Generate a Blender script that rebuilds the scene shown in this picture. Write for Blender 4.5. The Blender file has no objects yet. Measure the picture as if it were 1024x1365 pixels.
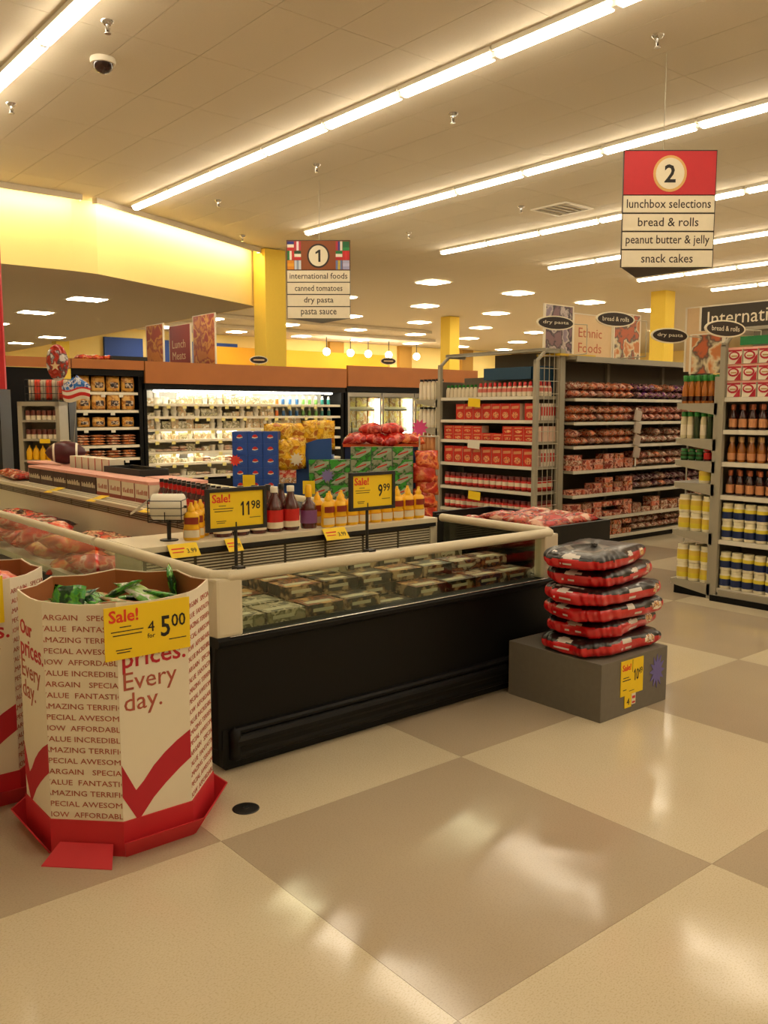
import bpy, bmesh, math, random
from mathutils import Matrix, Vector, Euler
random.seed(7)
PI = math.pi; R = math.radians
sc = bpy.context.scene
col = sc.collection

# ------------------------------------------------------------------ camera, world, exposure
cd = bpy.data.cameras.new('camera'); cam = bpy.data.objects.new('camera', cd); col.objects.link(cam)
cd.sensor_fit = 'HORIZONTAL'; cd.sensor_width = 36.0; cd.lens = 36.0*1164/1024; cd.clip_end = 200
cam.location = (0, 0, 1.6)
cam.rotation_euler = (PI/2 - math.atan(133.5/1164), 0, R(50.32) - PI/2)
sc.camera = cam
w = bpy.data.worlds.new('world'); sc.world = w; w.use_nodes = True
w.node_tree.nodes['Background'].inputs[0].default_value = (1, .8, .55, 1)
w.node_tree.nodes['Background'].inputs[1].default_value = .05
vs = sc.view_settings; vs.view_transform = 'Standard'; vs.look = 'None'; vs.gamma = 1; vs.use_curve_mapping = False
vs.exposure = 1.35
LAMP = (1.0, .855, .64)
TUBE_E = 9.0; ADDED_WASH_E = 19.0; SQUARE_E = 16.0; COOLER_E = 16.0

# ------------------------------------------------------------------ materials
def lin(c):
    if isinstance(c, str):
        c = tuple(int(c[i:i+2], 16)/255 for i in (0, 2, 4))
        c = tuple(x/12.92 if x <= .04045 else ((x+.055)/1.055)**2.4 for x in c)
    return (c[0], c[1], c[2], 1)
MATS = {}
def mat(name, c, rough=.5, metal=0, spec=.5, var=0, vscale=20, bump=0, coat=0, emit=None, estr=0):
    if name in MATS: return MATS[name]
    m = bpy.data.materials.new(name); m.use_nodes = True; nt = m.node_tree; b = nt.nodes['Principled BSDF']
    b.inputs['Base Color'].default_value = lin(c); b.inputs['Roughness'].default_value = rough
    b.inputs['Metallic'].default_value = metal; b.inputs['Specular IOR Level'].default_value = spec
    b.inputs['Coat Weight'].default_value = coat
    if emit is not None:
        b.inputs['Emission Color'].default_value = lin(emit); b.inputs['Emission Strength'].default_value = estr
    tc = nt.nodes.new('ShaderNodeTexCoord'); n = nt.nodes.new('ShaderNodeTexNoise')
    n.inputs['Scale'].default_value = vscale; n.inputs['Detail'].default_value = 3
    nt.links.new(tc.outputs['Object'], n.inputs['Vector'])
    v = var or .05
    hs = nt.nodes.new('ShaderNodeHueSaturation'); hs.inputs['Color'].default_value = lin(c)
    mr = nt.nodes.new('ShaderNodeMapRange'); mr.inputs['To Min'].default_value = 1-v; mr.inputs['To Max'].default_value = 1+v
    nt.links.new(n.outputs['Fac'], mr.inputs['Value']); nt.links.new(mr.outputs[0], hs.inputs['Value'])
    nt.links.new(hs.outputs[0], b.inputs['Base Color'])
    if bump:
        bp = nt.nodes.new('ShaderNodeBump'); bp.inputs['Strength'].default_value = bump; bp.inputs['Distance'].default_value = .01
        nt.links.new(n.outputs['Fac'], bp.inputs['Height']); nt.links.new(bp.outputs[0], b.inputs['Normal'])
    MATS[name] = m; return m
def pack(name, cols, scale=14, rough=.35, stretch=(1, 1, 1), bump=.3, coat=0):
    """printed packaging: blotches of several inks, differing from one package to the next"""
    if name in MATS: return MATS[name]
    m = bpy.data.materials.new(name); m.use_nodes = True; nt = m.node_tree; b = nt.nodes['Principled BSDF']
    b.inputs['Roughness'].default_value = rough; b.inputs['Coat Weight'].default_value = coat
    tc = nt.nodes.new('ShaderNodeTexCoord'); oi = nt.nodes.new('ShaderNodeObjectInfo')
    mp = nt.nodes.new('ShaderNodeMapping'); mp.inputs['Scale'].default_value = stretch
    ad = nt.nodes.new('ShaderNodeVectorMath'); ad.operation = 'MULTIPLY_ADD'
    cx = nt.nodes.new('ShaderNodeCombineXYZ')
    nt.links.new(oi.outputs['Random'], cx.inputs[0]); nt.links.new(oi.outputs['Random'], cx.inputs[2])
    ad.inputs[1].default_value = (7, 7, 7)
    nt.links.new(cx.outputs[0], ad.inputs[0]); nt.links.new(tc.outputs['Object'], mp.inputs[0]); nt.links.new(mp.outputs[0], ad.inputs[2])
    n = nt.nodes.new('ShaderNodeTexNoise'); n.inputs['Scale'].default_value = scale; n.inputs['Detail'].default_value = 3
    n.inputs['Distortion'].default_value = .2
    nt.links.new(ad.outputs[0], n.inputs['Vector'])
    cr = nt.nodes.new('ShaderNodeValToRGB'); cr.color_ramp.interpolation = 'LINEAR'
    el = cr.color_ramp.elements
    k = len(cols); lo, hi = .36, .64
    for i, c in enumerate(cols):
        p = 0 if i == 0 else lo + (hi-lo)*i/k
        e = el[i] if i < 2 else el.new(p)
        e.position = p; e.color = lin(c)
    nt.links.new(n.outputs['Fac'], cr.inputs[0]); nt.links.new(cr.outputs[0], b.inputs['Base Color'])
    if bump:
        n2 = nt.nodes.new('ShaderNodeTexNoise'); n2.inputs['Scale'].default_value = scale*1.7
        nt.links.new(ad.outputs[0], n2.inputs['Vector'])
        bp = nt.nodes.new('ShaderNodeBump'); bp.inputs['Strength'].default_value = bump; bp.inputs['Distance'].default_value = .02
        nt.links.new(n2.outputs['Fac'], bp.inputs['Height']); nt.links.new(bp.outputs[0], b.inputs['Normal'])
    MATS[name] = m; return m
def emis(name, c, s):
    if name in MATS: return MATS[name]
    m = bpy.data.materials.new(name); m.use_nodes = True; nt = m.node_tree
    nt.nodes.remove(nt.nodes['Principled BSDF']); e = nt.nodes.new('ShaderNodeEmission')
    e.inputs[0].default_value = lin(c); e.inputs[1].default_value = s
    nt.links.new(e.outputs[0], nt.nodes['Material Output'].inputs[0]); MATS[name] = m; return m
def glassm(name, tint=(.86, .90, .84), refl=.09):
    m = bpy.data.materials.new(name); m.use_nodes = True; nt = m.node_tree
    nt.nodes.remove(nt.nodes['Principled BSDF'])
    t = nt.nodes.new('ShaderNodeBsdfTransparent'); t.inputs[0].default_value = lin(tint)
    g = nt.nodes.new('ShaderNodeBsdfGlossy'); g.inputs['Roughness'].default_value = .04; g.inputs[0].default_value = (1, 1, 1, 1)
    mx = nt.nodes.new('ShaderNodeMixShader'); lw = nt.nodes.new('ShaderNodeLayerWeight'); lw.inputs[0].default_value = .25
    mr = nt.nodes.new('ShaderNodeMapRange'); mr.inputs['To Min'].default_value = refl*.5; mr.inputs['To Max'].default_value = .30
    nt.links.new(lw.outputs['Fresnel'], mr.inputs['Value']); nt.links.new(mr.outputs[0], mx.inputs[0])
    nt.links.new(t.outputs[0], mx.inputs[1]); nt.links.new(g.outputs[0], mx.inputs[2])
    nt.links.new(mx.outputs[0], nt.nodes['Material Output'].inputs[0]); MATS[name] = m; return m

def vct(name, c, c2):
    """polished vinyl tile: fine chips of a second tone, faint scuffs in the polish"""
    m = bpy.data.materials.new(name); m.use_nodes = True; nt = m.node_tree; b = nt.nodes['Principled BSDF']
    b.inputs['Roughness'].default_value = .2; b.inputs['Specular IOR Level'].default_value = .5
    g = nt.nodes.new('ShaderNodeNewGeometry')
    n = nt.nodes.new('ShaderNodeTexNoise'); n.inputs['Scale'].default_value = 130; n.inputs['Detail'].default_value = 2
    mp = nt.nodes.new('ShaderNodeMapping'); mp.inputs['Scale'].default_value = (1, 1.6, 1)
    nt.links.new(g.outputs['Position'], mp.inputs[0]); nt.links.new(mp.outputs[0], n.inputs['Vector'])
    cr = nt.nodes.new('ShaderNodeValToRGB'); e = cr.color_ramp.elements
    e[0].position = .32; e[0].color = lin(c2); e[1].position = .50; e[1].color = lin(c)
    nt.links.new(n.outputs['Fac'], cr.inputs[0])
    n3 = nt.nodes.new('ShaderNodeTexNoise'); n3.inputs['Scale'].default_value = 1.7; n3.inputs['Detail'].default_value = 4
    nt.links.new(g.outputs['Position'], n3.inputs['Vector'])
    mx = nt.nodes.new('ShaderNodeHueSaturation'); mr2 = nt.nodes.new('ShaderNodeMapRange')
    mr2.inputs['To Min'].default_value = .93; mr2.inputs['To Max'].default_value = 1.07
    nt.links.new(n3.outputs['Fac'], mr2.inputs['Value']); nt.links.new(mr2.outputs[0], mx.inputs['Value'])
    nt.links.new(cr.outputs[0], mx.inputs['Color']); nt.links.new(mx.outputs[0], b.inputs['Base Color'])
    mr = nt.nodes.new('ShaderNodeMapRange'); mr.inputs['From Min'].default_value = 0; mr.inputs['From Max'].default_value = 1
    mr.inputs['To Min'].default_value = .08; mr.inputs['To Max'].default_value = .17
    nt.links.new(n3.outputs['Fac'], mr.inputs['Value']); nt.links.new(mr.outputs[0], b.inputs['Roughness'])
    n4 = nt.nodes.new('ShaderNodeTexNoise'); n4.inputs['Scale'].default_value = 3.0; n4.inputs['Detail'].default_value = 1
    nt.links.new(g.outputs['Position'], n4.inputs['Vector'])
    bp = nt.nodes.new('ShaderNodeBump'); bp.inputs['Strength'].default_value = .25; bp.inputs['Distance'].default_value = .01
    nt.links.new(n4.outputs['Fac'], bp.inputs['Height']); nt.links.new(bp.outputs[0], b.inputs['Normal'])
    MATS[name] = m; return m

M_cream = vct('cream_vinyl_tile', 'cfc2a6', 'c0b192'); M_grey = vct('taupe_vinyl_tile', 'b1a189', 'a69680')
M_ceil = mat('ceiling_board', 'd3c8b2', .9, var=.03, vscale=40, bump=.1)
M_white = mat('white_enamel', 'e6e0cf', .45); M_offw = mat('almond_plastic', 'd5cbb0', .35, spec=.5, var=.02)
M_black = mat('black_enamel', '070606', .45, spec=.22, var=.1, vscale=6); M_blk2 = mat('black_plastic', '151312', .5)
M_yel = mat('yellow_paint', 'fbe394', .85, var=.03, vscale=2); M_yelw = mat('deep_yellow_paint', 'f3d254', .85, var=.03)
M_shelf = mat('shelf_enamel', '9d9683', .45, var=.04, vscale=8); M_shelfd = mat('shelf_back_panel', '6e6657', .7, var=.06, vscale=5)
M_edge = mat('shelf_edge_strip', 'd8d2c0', .4)
M_wood = mat('amber_wood_laminate', 'a8652c', .45, var=.12, vscale=3)
M_blue = mat('blue_wall_paint', '2d4f9e', .7); M_red = mat('red_board', 'c3222c', .55, var=.04)
M_card = mat('brown_corrugated_board', '9a5c2c', .85, var=.08, vscale=12)
M_wht = mat('white_printed_board', 'e3d9c2', .6, var=.02); M_pink = mat('pink_lid_board', 'e2a595', .6)
M_tag = mat('yellow_sale_card', 'f0cc10', .55, var=.02); M_ink = mat('black_ink', '17130f', .6); M_rink = mat('orange_red_ink', 'dd3a18', .6)
M_bink = mat('russet_ink', 'a8503c', .7); M_cink = mat('crimson_ink', 'b5192a', .6)
M_tagw = mat('white_price_ticket', 'ddd8c8', .5)
M_grey2 = mat('grey_painted_plinth', '6d675c', .8, var=.1, vscale=30)
M_steel = mat('chrome', 'c9c9c9', .2, metal=1); M_wire = mat('almond_wire', 'b8b09a', .4)
M_dark = mat('dark_void', '0a0908', .8)
M_brown = mat('sign_brown', '8c4a1d', .6); M_dkbr = mat('dark_brown_oval', '2c1d15', .5); M_cream2 = mat('sign_cream', 'e6dcc2', .6)
M_sred = mat('sign_red', 'c4202a', .5)
M_tube = emis('lit_tube', LAMP, TUBE_E); M_sq = emis('lit_diffuser', LAMP, SQUARE_E); M_cool = emis('cooler_lamp', (1, .93, .78), COOLER_E)
M_doorl = emis('door_lamp', (1, .95, .88), 14)
M_glass = glassm('clear_glass'); M_glass2 = glassm('freezer_glass', (.82, .86, .78), .06)

# ------------------------------------------------------------------ mesh building
class MB:
    def __init__(s): s.v = []; s.f = []; s.m = []; s.sm = []; s.T = Matrix()
    def add(s, vs, fs, m=0, smooth=False):
        n = len(s.v); s.v += [tuple(s.T @ Vector(p)) for p in vs]
        for i, f in enumerate(fs):
            s.f.append([n+k for k in f]); s.m.append(m[i] if isinstance(m, (list, tuple)) else m); s.sm.append(smooth)
        return s
    def box(s, x0, y0, z0, x1, y1, z1, m=0):
        return s.add([(x0,y0,z0),(x1,y0,z0),(x1,y1,z0),(x0,y1,z0),(x0,y0,z1),(x1,y0,z1),(x1,y1,z1),(x0,y1,z1)],
            [(0,3,2,1),(4,5,6,7),(0,1,5,4),(1,2,6,5),(2,3,7,6),(3,0,4,7)], m)
    def cb(s, cx, cy, z0, w, d, h, m=0): return s.box(cx-w/2, cy-d/2, z0, cx+w/2, cy+d/2, z0+h, m)
    def prism(s, pts, z0, z1, m=0):       # pts ccw in xy
        n = len(pts); v = [(x,y,z0) for x,y in pts]+[(x,y,z1) for x,y in pts]
        return s.add(v, [list(range(n))[::-1], list(range(n,2*n))]+[(i,(i+1)%n,n+(i+1)%n,n+i) for i in range(n)], m)
    def yprism(s, pts, y0, y1, m=0):      # pts (x,z) outline, extruded along y
        n = len(pts); v = [(x,y0,z) for x,z in pts]+[(x,y1,z) for x,z in pts]
        return s.add(v, [list(range(n)), list(range(n,2*n))[::-1]]+[((i+1)%n,i,n+i,n+(i+1)%n) for i in range(n)], m)
    def xprism(s, pts, x0, x1, m=0):      # pts (y,z)
        n = len(pts); v = [(x0,y,z) for y,z in pts]+[(x1,y,z) for y,z in pts]
        return s.add(v, [list(range(n))[::-1], list(range(n,2*n))]+[(i,(i+1)%n,n+(i+1)%n,n+i) for i in range(n)], m)
    def lathe(s, prof, seg=12, c=(0,0), sx=1, sy=1):   # prof: (r, z, m)
        v = []; f = []; m = []
        for r, z, *_ in prof:
            for k in range(seg):
                a = 2*PI*k/seg; v.append((c[0]+r*sx*math.cos(a), c[1]+r*sy*math.sin(a), z))
        for i in range(len(prof)-1):
            mm = prof[i][2] if len(prof[i]) > 2 else 0
            for k in range(seg):
                f.append((i*seg+k, i*seg+(k+1)%seg, (i+1)*seg+(k+1)%seg, (i+1)*seg+k)); m.append(mm)
        s.add(v, f, m, True)
        n = len(prof)
        s.add(v[:seg], [list(range(seg))[::-1]], m[0]); s.add(v[(n-1)*seg:], [list(range(seg))], prof[-1][2] if len(prof[-1]) > 2 else 0)
        return s
    def rod(s, p, q, r, seg=6, m=0):
        p = Vector(p); q = Vector(q); d = (q-p).normalized(); a = d.orthogonal().normalized(); b = d.cross(a)
        v = [tuple(c+(a*math.cos(2*PI*k/seg)+b*math.sin(2*PI*k/seg))*r) for c in (p, q) for k in range(seg)]
        return s.add(v, [(k,(k+1)%seg,seg+(k+1)%seg,seg+k) for k in range(seg)], m, True).add(v[:seg], [list(range(seg))[::-1]], m).add(v[seg:], [list(range(seg))], m)
    def path(s, pts, r, seg=8, m=0):
        for a, b in zip(pts, pts[1:]): s.rod(a, b, r, seg, m)
        for p in pts[1:-1]: s.ball(p, r*.995, 8, m)
        return s
    def ball(s, c, r, seg=10, m=0, sx=1, sy=1, sz=1):
        n = max(4, seg//2); prof = [(max(1e-4, r*math.sin(PI*i/n)), c[2]-r*sz*math.cos(PI*i/n), m) for i in range(n+1)]
        return s.lathe(prof, seg, (c[0], c[1]), sx, sy)
    def mesh(s, name, mats, bev=0, seg=2):
        me = bpy.data.meshes.new(name); me.from_pydata(s.v, [], s.f)
        for m in (mats if isinstance(mats, (list, tuple)) else [mats]): me.materials.append(m)
        me.polygons.foreach_set('material_index', s.m); me.polygons.foreach_set('use_smooth', s.sm)
        if bev:
            b = bmesh.new(); b.from_mesh(me); bmesh.ops.remove_doubles(b, verts=b.verts, dist=1e-5)
            ed = [e for e in b.edges if len(e.link_faces) == 2 and e.calc_face_angle(0) > R(40)]
            bmesh.ops.bevel(b, geom=ed, offset=bev, segments=seg, affect='EDGES', profile=.7, clamp_overlap=True)
            for f in b.faces: f.smooth = False
            b.to_mesh(me); b.free()
        me.update(); return me
def tagit(o, label=None, cat=None, group=None, kind=None):
    if label:
        n = len(label.split())
        if n < 4 or n > 16: print('LABEL LEN', n, label)
        o['label'] = label
    if cat: o['category'] = cat
    if group: o['group'] = group
    if kind: o['kind'] = kind
    return o
def obj(name, me, parent=None, loc=(0,0,0), rz=0, **k):
    o = bpy.data.objects.new(name, me); col.objects.link(o)
    if parent: o.parent = parent
    o.location = loc; o.rotation_euler = rz if isinstance(rz, tuple) else (0,0,rz)
    return tagit(o, **k)
def B(name, mb, mats, parent=None, bev=0, **k): return obj(name, mb.mesh(name, mats, bev), parent, **k)
def thing(name, label, cat, loc=(0,0,0), rz=0, group=None): return obj(name, None, None, loc, rz, label=label, cat=cat, group=group)
def struct(name, mb, m, bev=0): return B(name, mb, m, None, bev, kind='structure')
KIDS = {}
def kids(o): return [c for c in o.children]
def copy_tree(o, parent=None, ch=None):
    c = o.copy(); col.objects.link(c)
    if parent: c.parent = parent
    for k in KIDS.setdefault(o, list(o.children)):
        copy_tree(k, c)
    return c
class Proto:
    """first use places the thing itself, later uses copy it with its parts"""
    def __init__(s, make): s.make = make; s.o = None
    def put(s, loc, rz=0, label=None, group=None, scale=None):
        if s.o is None: s.o = o = s.make()
        else: o = copy_tree(s.o)
        o.location = loc; o.rotation_euler = rz if isinstance(rz, tuple) else (0,0,rz)
        if scale: o.scale = scale if isinstance(scale, tuple) else (scale,)*3
        tagit(o, label, None, group); return o
W_ = ['', 'first','second','third','fourth','fifth','sixth','seventh','eighth','ninth','tenth','eleventh','twelfth','thirteenth',
     'fourteenth','fifteenth','sixteenth','seventeenth','eighteenth','nineteenth','twentieth']
def nth(i, n, a='left', b='right'):
    if n == 1: return 'only one'
    if i == 0: return a+'most' if a in ('left',) else a+' end'
    if i == n-1: return b+'most' if b in ('right',) else b+' end'
    return (W_[i+1]+' from '+a) if i+1 <= (n+1)//2 else (W_[n-i]+' from '+b)

TXT = {}
def text_mesh(s, m, width=None, height=None, align='LEFT', space=1, clip=None, bold=0):
    key = (s, m.name, width, height, align, space, clip, bold)
    if key in TXT: return TXT[key]
    cu = bpy.data.curves.new('lettering', 'FONT'); cu.body = s; cu.align_x = align; cu.space_line = space; cu.resolution_u = 2
    cu.offset = bold; cu.extrude = .002
    ob = bpy.data.objects.new('lettering', cu); me = bpy.data.meshes.new_from_object(ob)
    bpy.data.objects.remove(ob); bpy.data.curves.remove(cu)
    xs = [v.co.x for v in me.vertices]; ys = [v.co.y for v in me.vertices]
    x0, x1, y0, y1 = min(xs), max(xs), min(ys), max(ys)
    kx = (width/(x1-x0)) if width else None; ky = (height/(y1-y0)) if height else None
    kx = kx or ky; ky = ky or kx; ox = {'LEFT': x0, 'CENTER': (x0+x1)/2, 'RIGHT': x1}[align]
    for v in me.vertices: x, y, z = v.co; v.co = ((x-ox)*kx, -z*.3 - .0006, (y-y0)*ky)
    if clip:
        b = bmesh.new(); b.from_mesh(me)
        for p, n in (((clip[0],0,0),(-1,0,0)), ((clip[1],0,0),(1,0,0))):
            bmesh.ops.bisect_plane(b, geom=b.verts[:]+b.edges[:]+b.faces[:], plane_co=p, plane_no=n, clear_outer=True)
        b.to_mesh(me); b.free()
    me.materials.clear(); me.materials.append(m); TXT[key] = me; return me
def text(parent, s, m, loc, rz=0, name='lettering', **k): return obj(name, text_mesh(s, m, **k), parent, loc, rz)
def number(parent, s_, m, cx, z, w, h, bold=.01):
    n = len(s_); cw = w/n
    for i, ch in enumerate(s_):
        x = cx-w/2+cw*(i+.5)
        if ch == '1': B('numeral', MB().yprism([(x-cw*.02,z),(x+cw*.24,z),(x+cw*.24,z+h),(x+cw*.04,z+h),(x-cw*.30,z+h*.80),(x-cw*.30,z+h*.66),(x-cw*.02,z+h*.78)], -.0012, 0), m, parent)
        else: text(parent, ch, m, (x, 0, z), name='numeral', height=h, width=cw*.86, align='CENTER', bold=bold)
def sale_card(parent, w, h, loc, rz, dollars, cents, pre=None, name='sale_card', split=False):
    """yellow card facing local -y, lettering printed on it"""
    c = B(name, MB().box(0, 0, 0, w, .004, h), M_tag, parent, loc=loc, rz=rz)
    text(c, 'Sale!', M_rink, (w*.05, 0, h*.70), height=h*.24, bold=.02)
    number(c, dollars, M_ink, w*(.66 if len(dollars) > 1 else .70), h*.30, w*(.21 if len(dollars) > 1 else .13), h*.40, .015)
    text(c, cents, M_ink, (w*(.86 if len(dollars) > 1 else .86), 0, h*.46), height=h*.25, width=w*.17, align='CENTER', bold=.01)
    if pre:
        text(c, pre[0], M_ink, (w*.53, 0, h*.44), height=h*.20, align='CENTER'); text(c, pre[1], M_ink, (w*.53, 0, h*.32), height=h*.09, align='CENTER')
    mb = MB()
    for z, a, b in ((.60,.17,.30),(.52,.07,.44),(.45,.09,.42),(.17,.12,.30),(.12,.13,.28),(.22,.74,.95)): mb.box(w*a, -.0008, h*z, w*b, 0, h*(z+.018))
    B('fine_print', mb, M_ink, c); return c

# pillow bag lying with its face up (+z); width x, depth y
def pillow_mesh(name, w, d, h, mats, nx=10, ny=8, wr=.12, seed=0, patch=None):
    rnd = random.Random(seed); v = []; f = []; m = []
    ph = [rnd.uniform(0, 6) for _ in range(6)]
    for side in (1, -1):
        for j in range(ny+1):
            for i in range(nx+1):
                u = i/nx*2-1; t = j/ny*2-1
                e = (max(0, 1-abs(u)**2.6))**.55*(max(0, 1-abs(t)**3))**.5
                wrk = 1+wr*math.sin(u*5+ph[0]+t*3)+wr*math.sin(t*7+ph[1]+u*2)+wr*.6*math.sin(u*11+ph[2])
                x = u*w/2*(1-.05*(1-abs(t))*0+.03*math.sin(t*4+ph[3])); y = t*d/2*(1+.03*math.sin(u*4+ph[4]))
                v.append((x, y, h/2+side*h/2*e*wrk*(1 if side > 0 else .8)))
    N = (nx+1)*(ny+1)
    for side in (0, 1):
        for j in range(ny):
            for i in range(nx):
                a = side*N+j*(nx+1)+i; q = (a, a+1, a+nx+2, a+nx+1); f.append(q if side == 0 else q[::-1])
                k = 0
                if patch:
                    uu = (i+.5)/nx; tt = (j+.5)/ny
                    k = patch(uu, tt, side)
                m.append(k)
    z0 = min(p[2] for p in v); v = [(x, y, z-z0) for x, y, z in v]
    mb = MB(); mb.add(v, f, m, True); me = mb.mesh(name, mats)
    b = bmesh.new(); b.from_mesh(me); bmesh.ops.remove_doubles(b, verts=b.verts, dist=1e-4); b.to_mesh(me); b.free(); return me

# ------------------------------------------------------------------ floor: checkerboard of polished blocks
S = 1.264; FX, FY = 1.517, 1.523
fl = struct('floor', MB().box(-4, -6, -.06, 42, 33, -.012), M_cream)
tm = {k: MB().box(.0006, .0006, -.012, S-.0006, S-.0006, 0).mesh('floor_tile', mm) for k, mm in (('c', M_cream), ('g', M_grey))}
for i in range(-3, 16):
    for j in range(-2, 10):
        if (i, j) in ((-3,-2),): continue
        obj('floor_tile', tm['g' if (i+j) % 2 == 0 else 'c'], fl, (FX+i*S, FY+j*S, 0))
far = MB()
for i in range(-4, 32):
    for j in range(-6, 25):
        if -3 <= i < 16 and -2 <= j < 10: continue
        x, y = FX+i*S, FY+j*S
        if x < -4 or y < -6 or x+S > 42.3 or y+S > 33.3: continue
        far.add([(x,y,-.0005),(x+S,y,-.0005),(x+S,y+S,-.0005),(x,y+S,-.0005)], [(0,1,2,3)], (i+j) % 2)
B('far_floor_tiles', far, [M_grey, M_cream], fl, kind='stuff')
fd = thing('floor_drain', 'small round dark floor drain cover beside the cardboard bin', 'drain', (1.729, 2.962, 0))
B('cover', MB().lathe([(.055,0),(.055,.002),(.05,.004),(.018,.004)], 24), M_blk2, fd)
B('screw', MB().lathe([(.012,.004),(.012,.006)], 10), M_steel, fd)

# ------------------------------------------------------------------ ceiling, soffit, walls, columns
CZ = 4.8
ce = struct('ceiling', MB().box(-4, -6, CZ+.012, 42, 33, CZ+.1), M_ceil)
ct = MB().box(.0025, .0025, 0, .634-.0025, 1.27-.0025, .012).mesh('ceiling_tile', M_ceil)
x_al = 5.93-.634*14; y_al = 6.2-1.27*2
n_t = 0
for i in range(0, 42):
    for j in range(0, 9):
        x = x_al+i*.634; y = y_al+j*1.27
        if n_t >= 300 or x < .3 or (y > 13.4 and x < 9.6): continue
        # keep the ones nearest the view
        if math.atan2(y, x) < R(24) and x < 7: continue
        if math.atan2(y+1.3, x) < R(22): continue
        obj('ceiling_tile', ct, ce, (x, y, CZ)); n_t += 1
struct('wall_back', MB().box(-4, 33, 0, 42, 33.2, 4.9), M_yel)
struct('wall_right', MB().box(42, -6, 0, 42.2, 33, 4.9), M_yel)
struct('wall_left', MB().box(-4.2, -6, 0, -4, 33, 4.9), M_cream2)
struct('wall_front', MB().box(-4, -6.2, 0, 42, -6, 4.9), M_cream2)
LZ = 3.73
sof = [(-4, 13.50), (5.05, 13.46), (5.45, 13.52), (9.40, 15.50), (9.60, 15.66), (9.9, 32.9), (-4, 32.9)]
struct('ceiling_low', MB().prism([(x-(.012 if x > 9 else 0), y+.014) for x, y in sof], LZ, LZ+.06), mat('low_ceiling_paint', 'bcae94', .9, var=.03))
fas = MB()
edge = [(-4,13.50),(5.05,13.46),(5.45,13.52),(9.40,15.50),(9.60,15.66),(9.9,32.9)]
for a, b in zip(edge, edge[1:]):
    d = Vector((b[0]-a[0], b[1]-a[1])).normalized(); n = Vector((-d.y, d.x))*.015
    fas.prism([a, b, (b[0]+n.x, b[1]+n.y), (a[0]+n.x, a[1]+n.y)], LZ-.004, CZ)
struct('trim_1', fas, M_yel)
# unseen wash lamps added to brighten the soffit, behind an added screen
for a, b, nm in (((.6,13.49),(5.10,13.46),'left run'), ((5.22,13.48),(9.30,15.45),'right run')):
    d = Vector((b[0]-a[0], b[1]-a[1])).normalized(); L = (Vector(b)-Vector(a)).length; n = Vector((d.y, -d.x)); ang = math.atan2(d.y, d.x)
    t = thing('added_wall_wash', 'slim added lamp with screen at the ceiling along the yellow soffit, %s' % nm, 'ceiling light', (a[0]+n.x*.26, a[1]+n.y*.26, CZ), ang)
    B('added_valance', MB().box(0, -.045, -.085, L, -.035, .012).box(-.01, -.045, -.085, 0, .05, .012).box(L, -.045, -.085, L+.01, .05, .012), M_ceil, t)
    B('added_lamp_strip', MB().box(.02, .0, -.022, L-.02, .040, -.004), emis('added_wash_lamp', LAMP, ADDED_WASH_E), t)
struct('column_1', MB().box(9.45, 15.06, 0, 9.93, 15.5, CZ), M_yelw, .01)
struct('column_2', MB().box(20.8, 13.4, 0, 21.25, 13.85, CZ), M_yelw, .01)
struct('column_3', MB().box(20.8, 21.6, 0, 21.25, 22.05, CZ), M_yelw, .01)
struct('column_4', MB().box(9.5, 27.0, 0, 9.9, 27.4, CZ), M_yelw, .01)
for (x0, x1) in ((13.4, 14.95), (15.3, 16.15), (16.7, 17.6), (18.2, 19.2)):
    struct('trim_2', MB().box(x0, 32.86, 3.1, x1, 33, 4.45), M_blue)
for i, x in enumerate((24.0, 28.2, 32.5, 36.5)):
    struct('trim_3', MB().box(x, 32.8, 2.4, x+.8, 33, 4.8), mat('tan_pilaster', 'b58a3c', .8))
struct('trim_4', MB().box(17.5, 32.7, 3.2, 27.5, 33, 4.3), mat('amber_fascia', 'e8a91c', .7))

# ------------------------------------------------------------------ lights
def make_fixture():
    t = thing('fluorescent_fixture', 'white strip light with one lit tube on the ceiling', 'ceiling light')
    B('housing', MB().xprism([(-.62,-.045),(.62,-.045),(.62,0),(-.62,0)], -.07, .07), M_white, t)
    prof = [(.062*math.cos(a), -.045+.06*math.sin(a)) for a in [PI+PI*k/8 for k in range(9)]]
    B('tube', MB().yprism(prof[::-1], -.583, .583), M_tube, t)
    for y in (-.633, .602): B('tube_socket', MB().box(-.03,y,-.09,.03,y+.031,-.045), M_white, t)
    return t
fx = Proto(make_fixture)
ROWS = [(-.38, 13.3, 'far left'), (2.79, 13.0, 'upper left'), (5.955, 13.24, 'yellow soffit'), (9.10, 13.13, 'aisle one sign'), (12.25, 12.99, 'vent'),
        (15.36, 12.85, 'aisle two sign'), (18.4, 12.65, 'sixth'), (21.3, 12.4, 'seventh'), (24.5, 12.4, 'eighth')]
rown = ['far left row outside the frame', 'row at the upper left corner', 'row ending at yellow soffit', 'row passing behind red aisle sign', 'row beside the ceiling vent',
        'fourth long row from the soffit', 'fifth long row from the soffit', 'sixth long row from the soffit', 'last row at far right']
for ri, (x, y1, _) in enumerate(ROWS):
    for k in range(15):
        y = y1-.635-1.268*k
        if y < -5.2: continue
        if ri < 1 and k % 2: continue
        fx.put((x, y, CZ), 0, 'strip light, %s from far end, %s' % (W_[k+1], rown[ri]), 'fluorescent strip lights')
def make_sq():
    t = thing('square_downlight', 'square lit lamp recessed in ceiling', 'ceiling light')
    B('frame', MB().box(-.36,-.36,-.012,.36,-.30,0).box(-.36,.30,-.012,.36,.36,0).box(-.36,-.3,-.012,-.3,.3,0).box(.3,-.3,-.012,.36,.3,0), M_white, t)
    B('diffuser', MB().box(-.30,-.30,-.02,.30,.30,-.002), M_sq, t); return t
sq = Proto(make_sq)
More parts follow.
